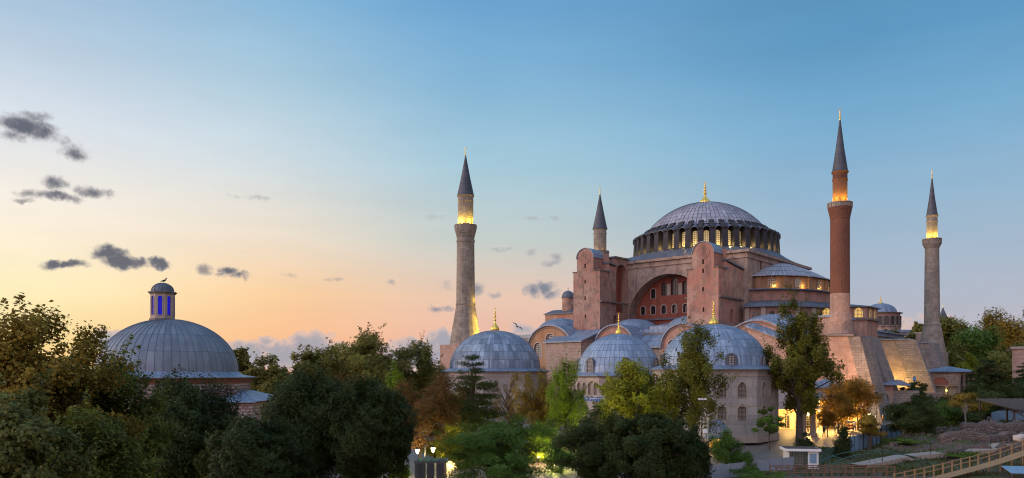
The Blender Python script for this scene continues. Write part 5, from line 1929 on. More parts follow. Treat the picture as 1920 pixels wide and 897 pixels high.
boardwalk([(24.6, 72.4, .12), (30, 72.8, .12), (36, 73.0, .12)], 1.4, 'level boardwalk with raw timber rails below the white kiosk', step=1.9, mat='oldwood')
boardwalk([(34.3, 67.6, .05), (40.2, 72.0, .25), (46.8, 76.0, .85), (50.0, 77.6, 1.35), (55.0, 80.0, 2.3)], 1.3, 'sloping boardwalk with raw timber rails climbing to the right edge', step=1.7, hrail=.95, rails=(1,))


def footpath():
    pts = [(X_(1600, 82), 81, .35), (X_(1690, 86), 86, .75), (X_(1760, 89), 89, .85), (X_(1850, 92), 92, .95), (X_(1900, 98), 98, 1.5)]
    r = empty('concrete_walkway', pts[0], 0, 'pale flat concrete walkway crossing the dug up grass above the boardwalks', 'walkway')
    o = Vector(pts[0])
    b = MB()
    rows = []
    for i, p in enumerate(pts):
        p = Vector(p) - o
        a = Vector(pts[min(i + 1, len(pts) - 1)]) - Vector(pts[max(i - 1, 0)]); a.z = 0; a.normalize()
        nn = Vector((a.y, -a.x, 0)) * .9
        rows.append([p + nn + Vector((0, 0, -.5)), p + nn, p - nn, p - nn + Vector((0, 0, -.5))])
    b.grid(rows, [[(i * 5, j * 1.8) for j in range(4)] for i in range(len(rows))], False, flip=True)
    b.build('slab', M['trim'], r)
    for f in (.12, .42, .75):
        i = int(f * 4); g = f * 4 - i
        p = Vector(pts[i]).lerp(Vector(pts[i + 1]), g) - o
        b = MB(); b.tube([p + Vector((0, -.8, -.3)), p + Vector((0, -.8, 1.4))], .035, n=5); b.build('rail_post', M['blackmetal'], r)


footpath()


def hoops():
    r = empty('hoop_frame', (X_(1648, 75), 75, 0), 0, 'arched frame of dark green steel hoops over the digging', 'frame')
    for k, y in enumerate((-.6, 1.8)):
        b = MB()
        pts = [((5.2 + .2 * k) * math.cos(PI * i / 28), y, 2.25 * math.sin(PI * i / 28) ** .8 + .0) for i in range(29)]
        b.tube(pts, .055, n=6)
        b.build('hoop', M['greenpaint'], r)
    for f in (7, 14, 21):
        a = PI * f / 28
        b = MB(); b.tube([(5.3 * math.cos(a), -.6, 2.25 * math.sin(a) ** .8), (5.4 * math.cos(a), 1.8, 2.25 * math.sin(a) ** .8)], .045, n=5); b.build('tie_bar', M['greenpaint'], r)


hoops()


def canopy():
    r = empty('timber_canopy', (70.5, 110, 2.1), R(4), 'dark weathered timber canopy with crossed braces over the ruins at the right edge', 'canopy')
    b = MB()
    b.prism([(0, -2, 2.7), (0, 6, 3.9), (0, 6, 4.05), (0, -2, 2.85)], (14, 0, 0))
    for i in range(15):
        b.prism([(i - .05 if i else 0, -2, 2.851), (i - .05 if i else 0, 6, 4.051), (i + .05, 6, 4.12), (i + .05, -2, 2.92)], (.06, 0, 0))
    b.build('roof', M['darkwood'], r)
    for x in (.3, 4.6, 9, 13.4):
        for y in (-1.6, 5.6):
            b = MB(); b.box(x - .1, x + .1, y - .1, y + .1, -.6, 2.72 if y < 0 else 3.8); b.build('post', M['darkwood'], r)
    for x in (.3, 4.6, 9):
        for z0, z1 in ((.2, 2.5), (2.5, .2)):
            b = MB(); b.tube([(x, -1.75, z0), (x + 4.3, -1.75, z1)], .07, n=5); b.build('brace', M['darkwood'], r)
    b = MB(); b.box(0, 14, -1.7, -1.5, 2.35, 2.6); b.build('beam', M['darkwood'], r)


canopy()


def ruin(pts, h, th, seed, label, mat='rubble'):
    rg = random.Random(seed)
    b = MB()
    o = Vector((pts[0][0], pts[0][1], 0))
    segs = []
    for (x0, y0), (x1, y1) in zip(pts, pts[1:]):
        n = max(2, int(math.hypot(x1 - x0, y1 - y0) / .45))
        for i in range(n + (1 if (x1, y1) == pts[-1] else 0)):
            f = i / n
            segs.append(Vector((x0 + (x1 - x0) * f, y0 + (y1 - y0) * f, 0)))
    rows = []
    hh = h
    for i, p in enumerate(segs):
        a = segs[min(i + 1, len(segs) - 1)] - segs[max(i - 1, 0)]; a.normalize()
        nn = Vector((a.y, -a.x, 0))
        hh = max(h * .25, min(h * 1.1, hh + rg.uniform(-.25, .25) * h))
        zb = terrain(p.x, p.y)
        j = lambda s: Vector((rg.uniform(-s, s), rg.uniform(-s, s), rg.uniform(-s, s)))
        q = p - o
        rows.append([q + nn * th * .6 + Vector((0, 0, zb - .4)), q + nn * th * .55 + j(.07) + Vector((0, 0, zb + hh * .35)), q + nn * th * .5 + j(.08) + Vector((0, 0, zb + hh * .8)),
                     q + nn * th * .3 + j(.1) + Vector((0, 0, zb + hh)), q - nn * th * .3 + j(.1) + Vector((0, 0, zb + hh * .97)), q - nn * th * .5 + j(.08) + Vector((0, 0, zb + hh * .6)), q - nn * th * .6 + Vector((0, 0, zb - .4))])
    uv = [[(i * .45, k * .5) for k in range(7)] for i in range(len(rows))]
    b.grid(rows, uv, False, flip=True)
    b.poly(rows[0]); b.poly(rows[-1][::-1])
    tag(b.build('ruined_wall', M[mat], loc=o), label, 'ruin')


M['ruin'] = masonry('ruin_stone', (0.20, 0.155, 0.135), (0.10, 0.075, 0.065), (0.05, 0.04, 0.035), .55, .26, .05, damt=.5, warp=.3)
ruin([(54, 93), (58, 92.3), (62.5, 92.8)], 1.15, 1.0, 1, 'low broken stone footing nearest the pale walkway', 'ruin')
ruin([(54.5, 98), (60, 97), (66, 98.5)], .95, 1.2, 2, 'long crumbled wall footing across the middle of the ruins', 'ruin')
ruin([(60.5, 103.5), (66, 102.5), (71, 103.5)], 1.3, 1.2, 3, 'thick broken wall just below the timber canopy', 'ruin')
ruin([(66.5, 107.3), (70, 106.6), (77, 107.0)], 1.7, 1.4, 5, 'tallest ruined wall, right under the timber canopy', 'ruin')
ruin([(66, 94), (66.5, 98), (67, 101.5)], 1.0, 1.0, 6, 'short cross wall running back through the ruins', 'ruin')
ruin([(48.5, 88.5), (52, 89.5), (54, 92)], .7, .9, 7, 'stub of footing beside the grass mound', 'ruin')
# pale boulder
bm = bmesh.new()
bmesh.ops.create_icosphere(bm, subdivisions=3, radius=.75)
for v in bm.verts:
    k = 1 + .14 * math.sin(v.co.x * 5 + 1) * math.cos(v.co.y * 4) + .1 * math.sin(v.co.z * 7 + v.co.x * 3)
    v.co = Vector((v.co.x * 1.3 * k, v.co.y * k, v.co.z * .72 * k))
me = bpy.data.meshes.new('boulder'); bm.to_mesh(me); bm.free()
me.materials.append(plain('pale_limestone', (.45, .40, .35), .9))
me.polygons.foreach_set('use_smooth', [True] * len(me.polygons))
o = bpy.data.objects.new('boulder', me); COL.objects.link(o)
o.location = (X_(1914, 96), 96, terrain(X_(1914, 96), 96) + .45)
tag(o, 'smooth pale boulder among the ruins at the right edge', 'boulder')
# loose stones
rg = random.Random(9)
b = MB()
for i in range(900):
    y = rg.uniform(84, 108); x = rg.uniform(max(fence_x(y) + 4, 48), 80)
    if rg.random() < .5 and x < 56:
        continue
    s = rg.uniform(.08, .28) * (1.5 if rg.random() < .1 else 1)
    z = terrain(x, y)
    a = rg.uniform(0, PI)
    b.box(x - s, x + s * rg.uniform(.6, 1.2), y - s * .7, y + s * .7, z - s * .5, z + s * .7, rz=a)
tag(b.build('loose_stones', M['ruin']), 'scattered loose stones over the dug ground', 'stones', kind='stuff')
rngg = np.random.default_rng(77)
G = []
while len(G) < 26000:
    y = rngg.uniform(74, 122); x = rngg.uniform(28, 84)
    d = x - fence_x(y)
    if d < .6:
        continue
    dens = .5 + .5 * hnoise(x * .7 + 3, y * .7) - (.35 if (x > 53 and 90 < y < 106) else 0)
    if rngg.random() > dens:
        continue
    G.append((x, y, terrain(x, y)))
G = np.array(G)
s_ = rngg.uniform(.10, .34, size=len(G)) * (1 + (rngg.random(len(G)) < .05) * 1.5)
a_ = rngg.uniform(0, 2 * PI, size=len(G))
dx, dy = np.cos(a_) * s_ * .16, np.sin(a_) * s_ * .16
ln = rngg.normal(size=(len(G), 2)) * .35 * s_[:, None]
b = MB()
for i in range(len(G)):
    x, y, z = G[i]
    b.v += [(x - dx[i], y - dy[i], z - .03), (x + dx[i], y + dy[i], z - .03), (x + ln[i, 0], y + ln[i, 1], z + s_[i])]
    b.f.append([3 * i, 3 * i + 1, 3 * i + 2]); b.uv += [(0, 0), (1, 0), (.5, 1)]; b.sm.append(False)
M['grass'] = leafmat('bank_grass', [(.05, .065, .016), (.085, .10, .024), (.12, .11, .04), (.06, .08, .02)], .25, .2)
tag(b.build('grass', M['grass']), 'rough grass and weeds over the dug bank', 'grass', kind='stuff')
# blue tarpaulin shelter at the bottom right
r = empty('tarpaulin_shelter', (X_(1900, 74), 73.5, 0), R(-12), 'low shelter with a pale blue sheet roof at the bottom right corner', 'shelter')
b = MB(); b.prism([(-1.0, -1.4, .55), (1.6, -1.4, .55), (1.6, 1.0, .95), (-1.0, 1.0, .95)], (0, 0, .05)); b.build('sheet_roof', M['bluepanel'], r)
for x in (-.9, 1.5):
    for y in (-1.3, .9):
        b = MB(); b.box(x - .05, x + .05, y - .05, y + .05, -.6, .55 if y < 0 else .92); b.build('post', M['darkwood'], r)


# ------------------------------------------------------------------ lamps and poles
def lantern(parent, p, power, size=.2, col=(1.0, .74, .38)):
    p = Vector(p)
    b = MB()
    b.revolve([(.02, -size * 1.5), (size * .55, -size * .9), (size * .95, size * .2), (size, size * .55), (.01, size * .6)], n=14, c=p)
    g = b.build('lamp_glass', M['bulb'], parent)
    b = MB()
    b.revolve([(size * 1.1, size * .56), (size * .5, size * 1.0), (.03, size * 1.25)], n=14, c=p)
    b.build('lamp_cap', M['blackmetal'], parent)
    lamp('lamp_light', p + Vector((0, 0, -size * 1.9)), power, col, parent, size)


Y = 72.0
r = empty('twin_lantern_post', (X_(797, Y), Y, 0), 0, 'black lamp post with two glowing white lanterns beside the red brown tree', 'lamp post')
b = MB(); b.tube([(0, 0, 0), (0, 0, 3.4)], [.07, .045], n=8); b.build('post', M['blackmetal'], r)
for sx, z in ((-.72, 2.75), (.75, 2.9)):
    b = MB(); b.tube([(0, 0, z + .2), (sx * .5, 0, z + .5), (sx, 0, z + .28)], .03, n=6); b.build('arm', M['blackmetal'], r)
    lantern(r, (sx, 0, z), 420, .21)
Y = 124.0
r = empty('courtyard_lamp', (X_(1629, Y), Y, gz(0, Y)), 0, 'courtyard lamp post with one bright white lantern by the orange lit trees', 'lamp post')
zl = Z_(777, Y) - gz(0, Y)
b = MB(); b.tube([(0, 0, 0), (0, 0, zl - .4)], [.08, .05], n=8); b.build('post', M['blackmetal'], r)
lantern(r, (0, 0, zl), 1800, .28)
for (px, Y, lab, pw) in ((1592, 121, 'courtyard lamp post half hidden between the orange lit trees', 3600), (1515, 118.5, 'courtyard lamp post behind the stone columns', 2600)):
    r = empty('courtyard_lamp', (X_(px, Y), Y, gz(0, Y)), 0, lab, 'lamp post')
    b = MB(); b.tube([(0, 0, 0), (0, 0, 2.5)], [.08, .05], n=8); b.build('post', M['blackmetal'], r)
    lantern(r, (0, 0, 2.85), pw, .22, (1.0, .58, .16))
Y = 78.0
r = empty('floodlight_mast', (X_(1316, Y), Y, 0), 0, 'thin black mast carrying a rack of white floodlights in front of the tall green tree', 'floodlight mast')
zt = Z_(752, Y)
b = MB(); b.tube([(0, 0, 0), (0, 0, zt)], [.07, .045], n=8); b.build('pole', M['blackmetal'], r)
b = MB(); b.box(-.45, .45, -.05, .05, zt, zt + .07); b.build('crossbar', M['blackmetal'], r)
for k in range(3):
    b = MB(); b.box(-.43 + k * .3, -.17 + k * .3, -.22, -.06, zt + .075, zt + .30); f = b.build('floodlight', M['greymetal'], r)
    b = MB(); b.box(-.41 + k * .3, -.19 + k * .3, -.228, -.222, zt + .095, zt + .28); b.build('lens', M['whitepaint'], f)
Y = 74.0
r = empty('camera_pole', (X_(1328, Y), Y, 0), 0, 'grey pole with a box and a yellow tip right of the floodlight mast', 'pole')
zt = Z_(787, Y)
b = MB(); b.tube([(0, 0, 0), (0, 0, zt)], [.1, .08], n=8); b.build('pole', M['greymetal'], r)
b = MB(); b.revolve([(.075, zt), (.09, zt + .12), (.01, zt + .2)], n=8); b.build('tip', M['shopwall'], r)
b = MB(); b.box(-.45, -.1, -.12, .12, zt - 1.3, zt - .95); b.build('box', M['whitepaint'], r)
Y = 146.0
r = empty('street_lamp', (X_(1695, Y), Y, 2.3), 0, 'slim grey street lamp with a bent arm in front of the lit stone wall', 'street lamp')
zt = Z_(708, Y) - 2.3
b = MB(); b.tube([(0, 0, 0), (0, 0, zt - .6), (.15, 0, zt - .1), (.8, 0, zt), (1.2, 0, zt - .05)], [.09, .07, .06, .05, .05], n=8); b.build('pole', M['greymetal'], r)
b = MB(); b.box(.95, 1.5, -.12, .12, zt - .16, zt - .06); b.build('lamp_head', M['greymetal'], r)
r = empty('banner_pole', (X_(1714, Y), Y, 2.3), 0, 'pole with a small blue and yellow banner right of the slim street lamp', 'banner pole')
b = MB(); b.tube([(0, 0, 0), (0, 0, 7.2)], .06, n=6); b.build('pole', M['blackmetal'], r)
b = MB(); b.box(-.3, .3, -.1, -.06, 6.2, 7.0); b.build('banner', plain('blue_banner', (.08, .25, .5), .6), r)
b = MB(); b.box(-.25, .25, -.1, -.06, 5.6, 6.18); b.build('lower_banner', M['yellowbulb'] if False else plain('yellow_banner', (.7, .6, .12), .6), r)
Y = 160.0
for px, top, lab in ((1870, 694, 'thin pole with a white box in front of the dark wood'), (1849, 684, 'thin dark pole behind the tiered cedar on the right')):
    r = empty('utility_pole', (X_(px, Y), Y, 3), 0, lab, 'pole')
    b = MB(); b.tube([(0, 0, 0), (0, 0, Z_(top, Y) - 3)], .07, n=6); b.build('pole', M['greymetal'], r)
    if px == 1870:
        b = MB(); b.box(-.05, .45, -.25, -.08, 4.6, 5.5); b.build('box', M['whitepaint'], r)


# draped pergola bottom centre
def pergola():
    Y = 65.0
    x0, x1 = X_(779, Y), X_(836, Y)
    zt = Z_(864, Y)
    r = empty('draped_pergola', (x0, Y, 0), 0, 'small pergola hung with grey canvas curtains below the two lanterns', 'pergola')
    w = x1 - x0
    b = MB(); b.box(-.1, w + .1, -.08, .08, zt - .22, zt); b.box(-.1, w + .1, 1.8, 1.95, zt - .22, zt); b.box(-.1, .05, .081, 1.799, zt - .2, zt - .02); b.box(w - .05, w + .1, .081, 1.799, zt - .2, zt - .02)
    b.build('beam', M['drape'], r)
    for k in range(5):
        b = MB(); u = w * k / 4; b.box(u - .06, u + .06, -.07, .07, 0, zt - .221) if k in (0, 4) else b.box(u - .05, u + .05, -.2, 1.9, zt + .003, zt + .12); b.build('post' if k in (0, 4) else 'rafter', M['drape'], r)
    for (u0, u1) in ((.05, .82), (.98, 1.62), (1.78, 2.5)):
        b = MB()
        n = 40
        rows = []
        for z in (zt - .2, zt - 1.2, .05):
            rows.append([(u0 + (u1 - u0) * i / n * (1 if z > 1 else .94), -.16 + .055 * math.sin(i * 1.35) + .02 * math.sin(i * .5), z) for i in range(n + 1)])
        b.grid(rows, [[(i * .02, j) for i in range(n + 1)] for j in range(3)], True)
        b.build('curtain', M['drape'], r)


pergola()
Y = 92.0
b = MB(); b.box(X_(805, Y), X_(905, Y), Y, Y + .5, 0, Z_(836, Y)); b.box(X_(805, Y) - .05, X_(905, Y) + .05, Y - .06, Y + .56, Z_(836, Y) + .003, Z_(834, Y) + .05)
tag(b.build('garden_wall', M['stone']), 'low stone garden wall lit warm yellow behind the two lanterns', 'wall')
for (px, Y, z, pw, col, lab) in ((845, 88, .9, 2200, (1, .66, .2), 'garden light washing the low stone wall'), (1041, 79, .5, 900, (.95, .95, .2), 'yellow garden uplight under the bright green tree'),
                                 (762, 66, .6, 260, (.12, 1, .25), 'green garden light beside the lit tree trunk'), (742, 70, .8, 500, (1, .9, .6), 'white garden light behind the round dark trees'),
                                 (1010, 84, .8, 500, (1, .62, .25), 'amber garden light behind the feathery green tree'), (1100, 84, .8, 600, (1, .8, .45), 'warm garden light behind the dark trees at centre')):
    r = empty('garden_light', (X_(px, Y), Y, 0), 0, lab, 'garden light')
    b = MB(); b.tube([(0, 0, 0), (0, 0, z - .15)], .03, n=6); b.revolve([(.05, z - .16), (.13, z - .1), (.13, z + .02)], n=10); b.build('stand', M['blackmetal'], r)
    b = MB(); b.revolve([(.001, z + .03), (.12, z + .025)], n=10); b.build('lens', M['bulb'], r)
    lamp('garden_light_beam', (0, 0, z + .25), pw, col, r, .1)


# ------------------------------------------------------------------ people in the courtyard
def person(loc, rz, top, bottom, label, stride=.18, arm=.1):
    bm = bmesh.new()
    J = {'pel': (0, 0, .95, .135), 'spn': (0, 0, 1.15, .13), 'chs': (0, .0, 1.36, .155), 'nck': (0, .01, 1.50, .055), 'hd': (0, .02, 1.60, .09), 'crn': (0, .015, 1.70, .075)}
    for s, k in ((-1, 'l'), (1, 'r')):
        f = stride * s
        J.update({k + 'hip': (s * .09, 0, .90, .095), k + 'kne': (s * .10, f * .6 + .03, .49, .062), k + 'ank': (s * .10, f, .09, .045), k + 'toe': (s * .11, f + .16, .035, .035),
                  k + 'sho': (s * .18, 0, 1.41, .062), k + 'elb': (s * .23, -f * .5, 1.13, .045), k + 'wri': (s * .22, -f + arm, .88, .033), k + 'hnd': (s * .22, -f + arm + .03, .79, .035)})
    E_ = [('pel', 'spn'), ('spn', 'chs'), ('chs', 'nck'), ('nck', 'hd'), ('hd', 'crn')]
    for k in 'lr':
        E_ += [('pel', k + 'hip'), (k + 'hip', k + 'kne'), (k + 'kne', k + 'ank'), (k + 'ank', k + 'toe'), ('chs', k + 'sho'), (k + 'sho', k + 'elb'), (k + 'elb', k + 'wri'), (k + 'wri', k + 'hnd')]
    me = bpy.data.meshes.new('body_rig')
    names = list(J)
    me.from_pydata([J[n][:3] for n in names], [(names.index(a), names.index(b_)) for a, b_ in E_], [])
    o = bpy.data.objects.new('person', me)
    COL.objects.link(o)
    md = o.modifiers.new('skin', 'SKIN')
    for i, n in enumerate(names):
        me.skin_vertices[0].data[i].radius = (J[n][3], J[n][3])
    me.skin_vertices[0].data[0].use_root = True
    o.modifiers.new('sub', 'SUBSURF').levels = 2
    dg = bpy.context.evaluated_depsgraph_get()
    m2 = bpy.data.meshes.new_from_object(o.evaluated_get(dg))
    o.modifiers.clear()
    o.data = m2
    for m in (M[top], M[bottom], M['skin'], M['clothdark']):
        m2.materials.append(m)
    for p in m2.polygons:
        c = p.center
        p.use_smooth = True
        if c.z > 1.65 or (c.z > 1.55 and c.y < 0):
            p.material_index = 3
        elif c.z > 1.49 or (c.z < .88 and abs(c.x) > .17):
            p.material_index = 2
        elif c.z < .98:
            p.material_index = 1
    o.location = loc
    o.rotation_euler = (0, 0, rz)
    return tag(o, label, 'person', 'people walking in the courtyard')


for px, Y, rz, tp, bt, lab in ((1545, 112, 2.4, 'clothdark', 'clothdark', 'person in dark clothes walking in front of the cafe'), (1571, 117, .4, 'clothwhite', 'clothdark', 'person in a white shirt beside the goods racks'),
                               (1566, 117.4, 2.9, 'clothred', 'clothdark', 'person in a red top beside the goods racks'), (1655, 128, 1.2, 'clothorange', 'clothdark', 'person in orange near the foot of the battered buttress'),
                               (1534, 119.5, 1.9, 'clothdark', 'clothdark', 'person in a dark coat standing close to the lit stone column'),
                               (1602, 118.5, 5.2, 'clothwhite', 'clothdark', 'person in a white top under the biggest orange lit tree'),
                               (1424, 106, 4.2, 'clothdark', 'clothwhite', 'person in pale trousers near the small tree by the marble tomb')):
    person((X_(px, Y), Y, gz(0, Y) + .03), rz, tp, bt, lab)

r = empty('floodlight_mast', (57.6, 121.5, gz(0, 121.5)), 0, 'thin mast behind the orange lit trees with a warm floodlight on the stone wall', 'floodlight mast')
b = MB(); b.tube([(0, 0, 0), (0, 0, 5.6)], [.07, .05], n=8); b.build('pole', M['blackmetal'], r)
b = MB(); b.box(-.22, .22, -.1, .14, 5.6, 5.95); b.build('floodlight', M['blackmetal'], r)
b = MB(); b.box(-.19, .19, .141, .15, 5.63, 5.92); b.build('lens', M['bulb'], r)
lamp('floodlight_beam', (0, .4, 5.8), 7000, (1.0, .50, .22), r, .15, spot=R(95), aim=(-1.8, 12, 10), blend=.9)

# ------------------------------------------------------------------ trees
M['leaf_olive'] = leafmat('olive_plane_leaves', [(0.228, 0.164, 0.025), (0.315, 0.211, 0.029), (0.263, 0.195, 0.033), (0.403, 0.250, 0.033)], .3, .5)
M['leaf_green'] = leafmat('mid_green_leaves', [(0.101, 0.129, 0.022), (0.144, 0.179, 0.029), (0.194, 0.216, 0.037), (0.129, 0.151, 0.026)], .25, .5)
M['leaf_pale'] = leafmat('pale_green_leaves', [(0.150, 0.175, 0.050), (0.200, 0.220, 0.062), (0.250, 0.245, 0.070), (0.170, 0.175, 0.045)], .25, .5)
M['leaf_dark'] = leafmat('dark_green_leaves', [(0.026, 0.045, 0.013), (0.040, 0.061, 0.016), (0.057, 0.082, 0.020), (0.033, 0.054, 0.014)], .15, .6)
M['leaf_bright'] = leafmat('bright_green_leaves', [(0.161, 0.276, 0.024), (0.233, 0.360, 0.029), (0.322, 0.445, 0.036), (0.179, 0.295, 0.024)], .3, .6)
M['leaf_feather'] = leafmat('fresh_green_leaves', [(0.068, 0.140, 0.024), (0.097, 0.188, 0.030), (0.131, 0.235, 0.036), (0.076, 0.156, 0.024)], .25, .5)
M['leaf_red'] = leafmat('red_brown_leaves', [(0.166, 0.068, 0.023), (0.221, 0.093, 0.028), (0.139, 0.075, 0.023), (0.180, 0.105, 0.026)], .25, .6)
M['leaf_lamplit'] = leafmat('lamplit_orange_leaves', [(0.401, 0.193, 0.029), (0.288, 0.166, 0.029), (0.516, 0.230, 0.031), (0.230, 0.193, 0.031)], .3, .5)  # green leaves; the orange of the lamplight is put into their colour
M['leaf_yellowgreen'] = leafmat('yellow_green_leaves', [(0.215, 0.244, 0.019), (0.286, 0.315, 0.024), (0.394, 0.385, 0.029), (0.179, 0.234, 0.022)], .3, .5)
M['leaf_far'] = leafmat('far_dark_leaves', [(0.154, 0.165, 0.040), (0.231, 0.231, 0.053), (0.324, 0.285, 0.061), (0.193, 0.194, 0.042)], .3, .16)
M['leaf_mixed'] = leafmat('green_and_olive_leaves', [(0.110, 0.144, 0.020), (0.166, 0.180, 0.023), (0.207, 0.173, 0.025), (0.124, 0.159, 0.020)], .28, .45)
M['leaf_grey'] = leafmat('grey_brown_twig_leaves', [(0.288, 0.179, 0.071), (0.372, 0.230, 0.085), (0.230, 0.166, 0.058)], .2, .6)


def leaf_mesh(name, mat, parent, pos, outd, size, rng, aspect=.55, up=.3, loose=.45):
    n = len(pos)
    nr = outd * .9 + rng.normal(size=(n, 3)) * loose
    nr[:, 2] += up
    nr /= np.linalg.norm(nr, axis=1, keepdims=True) + 1e-9
    r_ = rng.normal(size=(n, 3))
    t = np.cross(nr, r_); t /= np.linalg.norm(t, axis=1, keepdims=True) + 1e-9
    b_ = np.cross(nr, t)
    s = size * rng.uniform(.65, 1.35, size=(n, 1))
    L, W = t * s * .5, b_ * s * .5 * aspect
    fold = nr * s * .10
    V = np.empty((n, 4, 3), dtype=np.float32)
    V[:, 0] = pos - L; V[:, 1] = pos + W + L * .1 + fold; V[:, 2] = pos + L; V[:, 3] = pos - W + L * .1 + fold
    me = bpy.data.meshes.new(name)
    me.vertices.add(n * 4)
    me.vertices.foreach_set('co', V.reshape(-1))
    me.loops.add(n * 4)
    me.loops.foreach_set('vertex_index', np.arange(n * 4, dtype=np.int32))
    me.polygons.add(n)
    me.polygons.foreach_set('loop_start', np.arange(0, n * 4, 4, dtype=np.int32))
    me.polygons.foreach_set('loop_total', np.full(n, 4, dtype=np.int32))
    me.materials.append(mat)
    me.update(calc_edges=True)
    o = bpy.data.objects.new(name, me)
    COL.objects.link(o)
    o.parent = parent
    return o


def limb(b, p0, p1, r0, r1, rng, sag=.12, n=4, sides=6):
    p0, p1 = np.array(p0), np.array(p1)
    L = np.linalg.norm(p1 - p0)
    pts = []
    for i in range(n + 1):
        f = i / n
        q = p0 + (p1 - p0) * f
        q = q + rng.normal(size=3) * L * .035 * (1 if 0 < i < n else 0)
        q[2] += L * sag * math.sin(PI * f)
        pts.append(tuple(q))
    b.tube(pts, [r0 + (r1 - r0) * i / n for i in range(n + 1)], n=sides)


def tree(name, label, px, top, hw, Y, bot, mat, leaves, leaf, seed, shape='round', bark='bark', trunk=None, group=None, cat='tree', nclump=None, rough=.2, base_py=None, lean=0.0, depth=1.0, cr=None, fill=.35, limbs=12, aspect=.55, stray=0.02, shoots=0):
    """px, top, hw, bot give where the crown stands and how big it is (in photo pixels at distance Y)"""
    rng = np.random.default_rng(seed)
    s = Y / FPX
    x = X_(px, Y)
    zg = terrain(x, Y) - .05
    root = empty(name, (x, Y, zg), 0, label, cat, group)
    zt, zb = Z_(top, Y) - zg, max(Z_(bot, Y) - zg, .05)
    rx = hw * s
    rz = (zt - zb) / 2
    cz = (zt + zb) / 2
    nclump = nclump or 46
    # clump centres in the unit crown
    C = []
    k = 0
    while len(C) < nclump:
        v = rng.normal(size=3); v /= np.linalg.norm(v)
        inner = len(C) < nclump * fill
        rad = rng.uniform(.1, .6) if inner else rng.uniform(.66, .95) * (1 + rng.uniform(-rough, rough))
        q = v * rad
        if shape == 'egg':
            f = (q[2] + 1) / 2
            q[:2] *= 1.12 - .62 * max(0, f) ** 1.6
        elif shape == 'cone':
            f = (q[2] + 1) / 2
            q[:2] *= 1.1 - 1.0 * max(0, min(1, f))
        elif shape == 'vase':
            f = (q[2] + 1) / 2
            q[:2] *= .55 + .55 * max(0, f)
        elif shape == 'umbrella':
            q[2] = abs(q[2]) * 1.6 - .6 if q[2] < 0 else q[2]
        C.append(q)
    C = np.array(C)
    crad = cr if cr else .30
    R_ = rng.uniform(.7, 1.3, size=nclump) * crad
    if shape == 'cedar':
        C, R_ = [], []
        for t in range(11):
            f = t / 10
            zz = -1 + 1.9 * f
            rr = (1.0 - .72 * f)
            m = 5 + int(4 * rr)
            for j in range(m):
                a = rng.uniform(0, 2 * PI)
                d = rr * rng.uniform(.25, 1.0)
                C.append((d * math.cos(a), d * math.sin(a), zz + rng.uniform(-.05, .05) - .08 * d)); R_.append(rng.uniform(.18, .32) * (rr + .45))
        C, R_ = np.array(C), np.array(R_)
        nclump = len(C)
    wts = R_ ** 2; wts /= wts.sum()
    idx = rng.choice(nclump, size=leaves, p=wts)
    d = rng.normal(size=(leaves, 3)); d /= np.linalg.norm(d, axis=1, keepdims=True)
    rad = R_[idx] * (rng.uniform(0, 1, size=leaves) ** .45) * (1 + (rng.random(leaves) < stray * 4) * rng.uniform(0, .5, size=leaves))
    flat = np.array([1, 1, .34 if shape == 'cedar' else .85])
    pos = C[idx] + d * rad[:, None] * flat
    if shape == 'ball':                        # clipped crown: an even shell of leaves with shallow hollows
        th = np.arctan2(d[:, 1], d[:, 0])
        low = .11 * np.sin(3 * th + 2 * d[:, 2] + seed) + .09 * np.sin(5 * th - 4 * d[:, 2] + 2 * seed) + .06 * np.sin(9 * d[:, 2] + 6 * th)
        hollow = .5 + .5 * np.sin(11 * th + 7 * d[:, 2]) * np.sin(13 * d[:, 2] + 3 * np.sin(4 * th))
        rr_ = (1 + low) * (1 - np.abs(rng.normal(size=leaves)) * .13 - .22 * hollow ** 2)
        rr_ = np.where(rng.random(leaves) < .15, rr_ * rng.uniform(.6, 1, size=leaves), rr_)
        pos = d * rr_[:, None]
        C = C * 0.86
        idx = np.zeros(leaves, dtype=int) + int(np.argmin(np.linalg.norm(C, axis=1)))
    if shoots:                                 # leafy young shoots standing out of the outline
        k = max(1, int(leaves * (.16 if shape == 'ball' else .05) / shoots))
        ex = []
        for _ in range(shoots):
            j = rng.integers(nclump)
            if shape == 'ball':
                while np.linalg.norm(C[j]) < .5:
                    j = rng.integers(nclump)
            v = C[j] * np.array([1, 1, .6]) + np.array([0, 0, .55]) + rng.normal(size=3) * .25
            v /= np.linalg.norm(v)
            p0 = C[j] + v * R_[j] * .8
            ln = rng.uniform(.12, .34) * (.62 if shape == 'ball' else 1)
            f = rng.uniform(0, 1, size=(k, 1)) ** .8
            ex.append(p0 + v * ln * f + rng.normal(size=(k, 3)) * .035 * (1.3 - f))
        ex = np.concatenate(ex)
        pos = np.concatenate([pos, ex]); idx = np.concatenate([idx, rng.integers(nclump, size=len(ex))])
    # fit the crown to its size
    lo, hi = np.percentile(pos[:, 0], 1), np.percentile(pos[:, 0], 99)
    zlo, zhi = np.percentile(pos[:, 2], .5), np.percentile(pos[:, 2], 99.7)
    fx = 2 * rx / (hi - lo)
    fz = (zt - zb) / (zhi - zlo)
    mx = (hi + lo) / 2

    def fit(q):
        q = np.array(q, dtype=float).copy()
        q[..., 0] = (q[..., 0] - mx) * fx
        q[..., 1] = q[..., 1] * fx * depth
        q[..., 2] = zb + (q[..., 2] - zlo) * fz
        q[..., 0] += lean * (q[..., 2] - zb) / max(.1, zt - zb)
        return q
    P = fit(pos)
    outd = P - fit(C * .35)[idx]
    outd /= np.linalg.norm(outd, axis=1, keepdims=True) + 1e-9
    mt = M[mat] if isinstance(mat, str) else mat
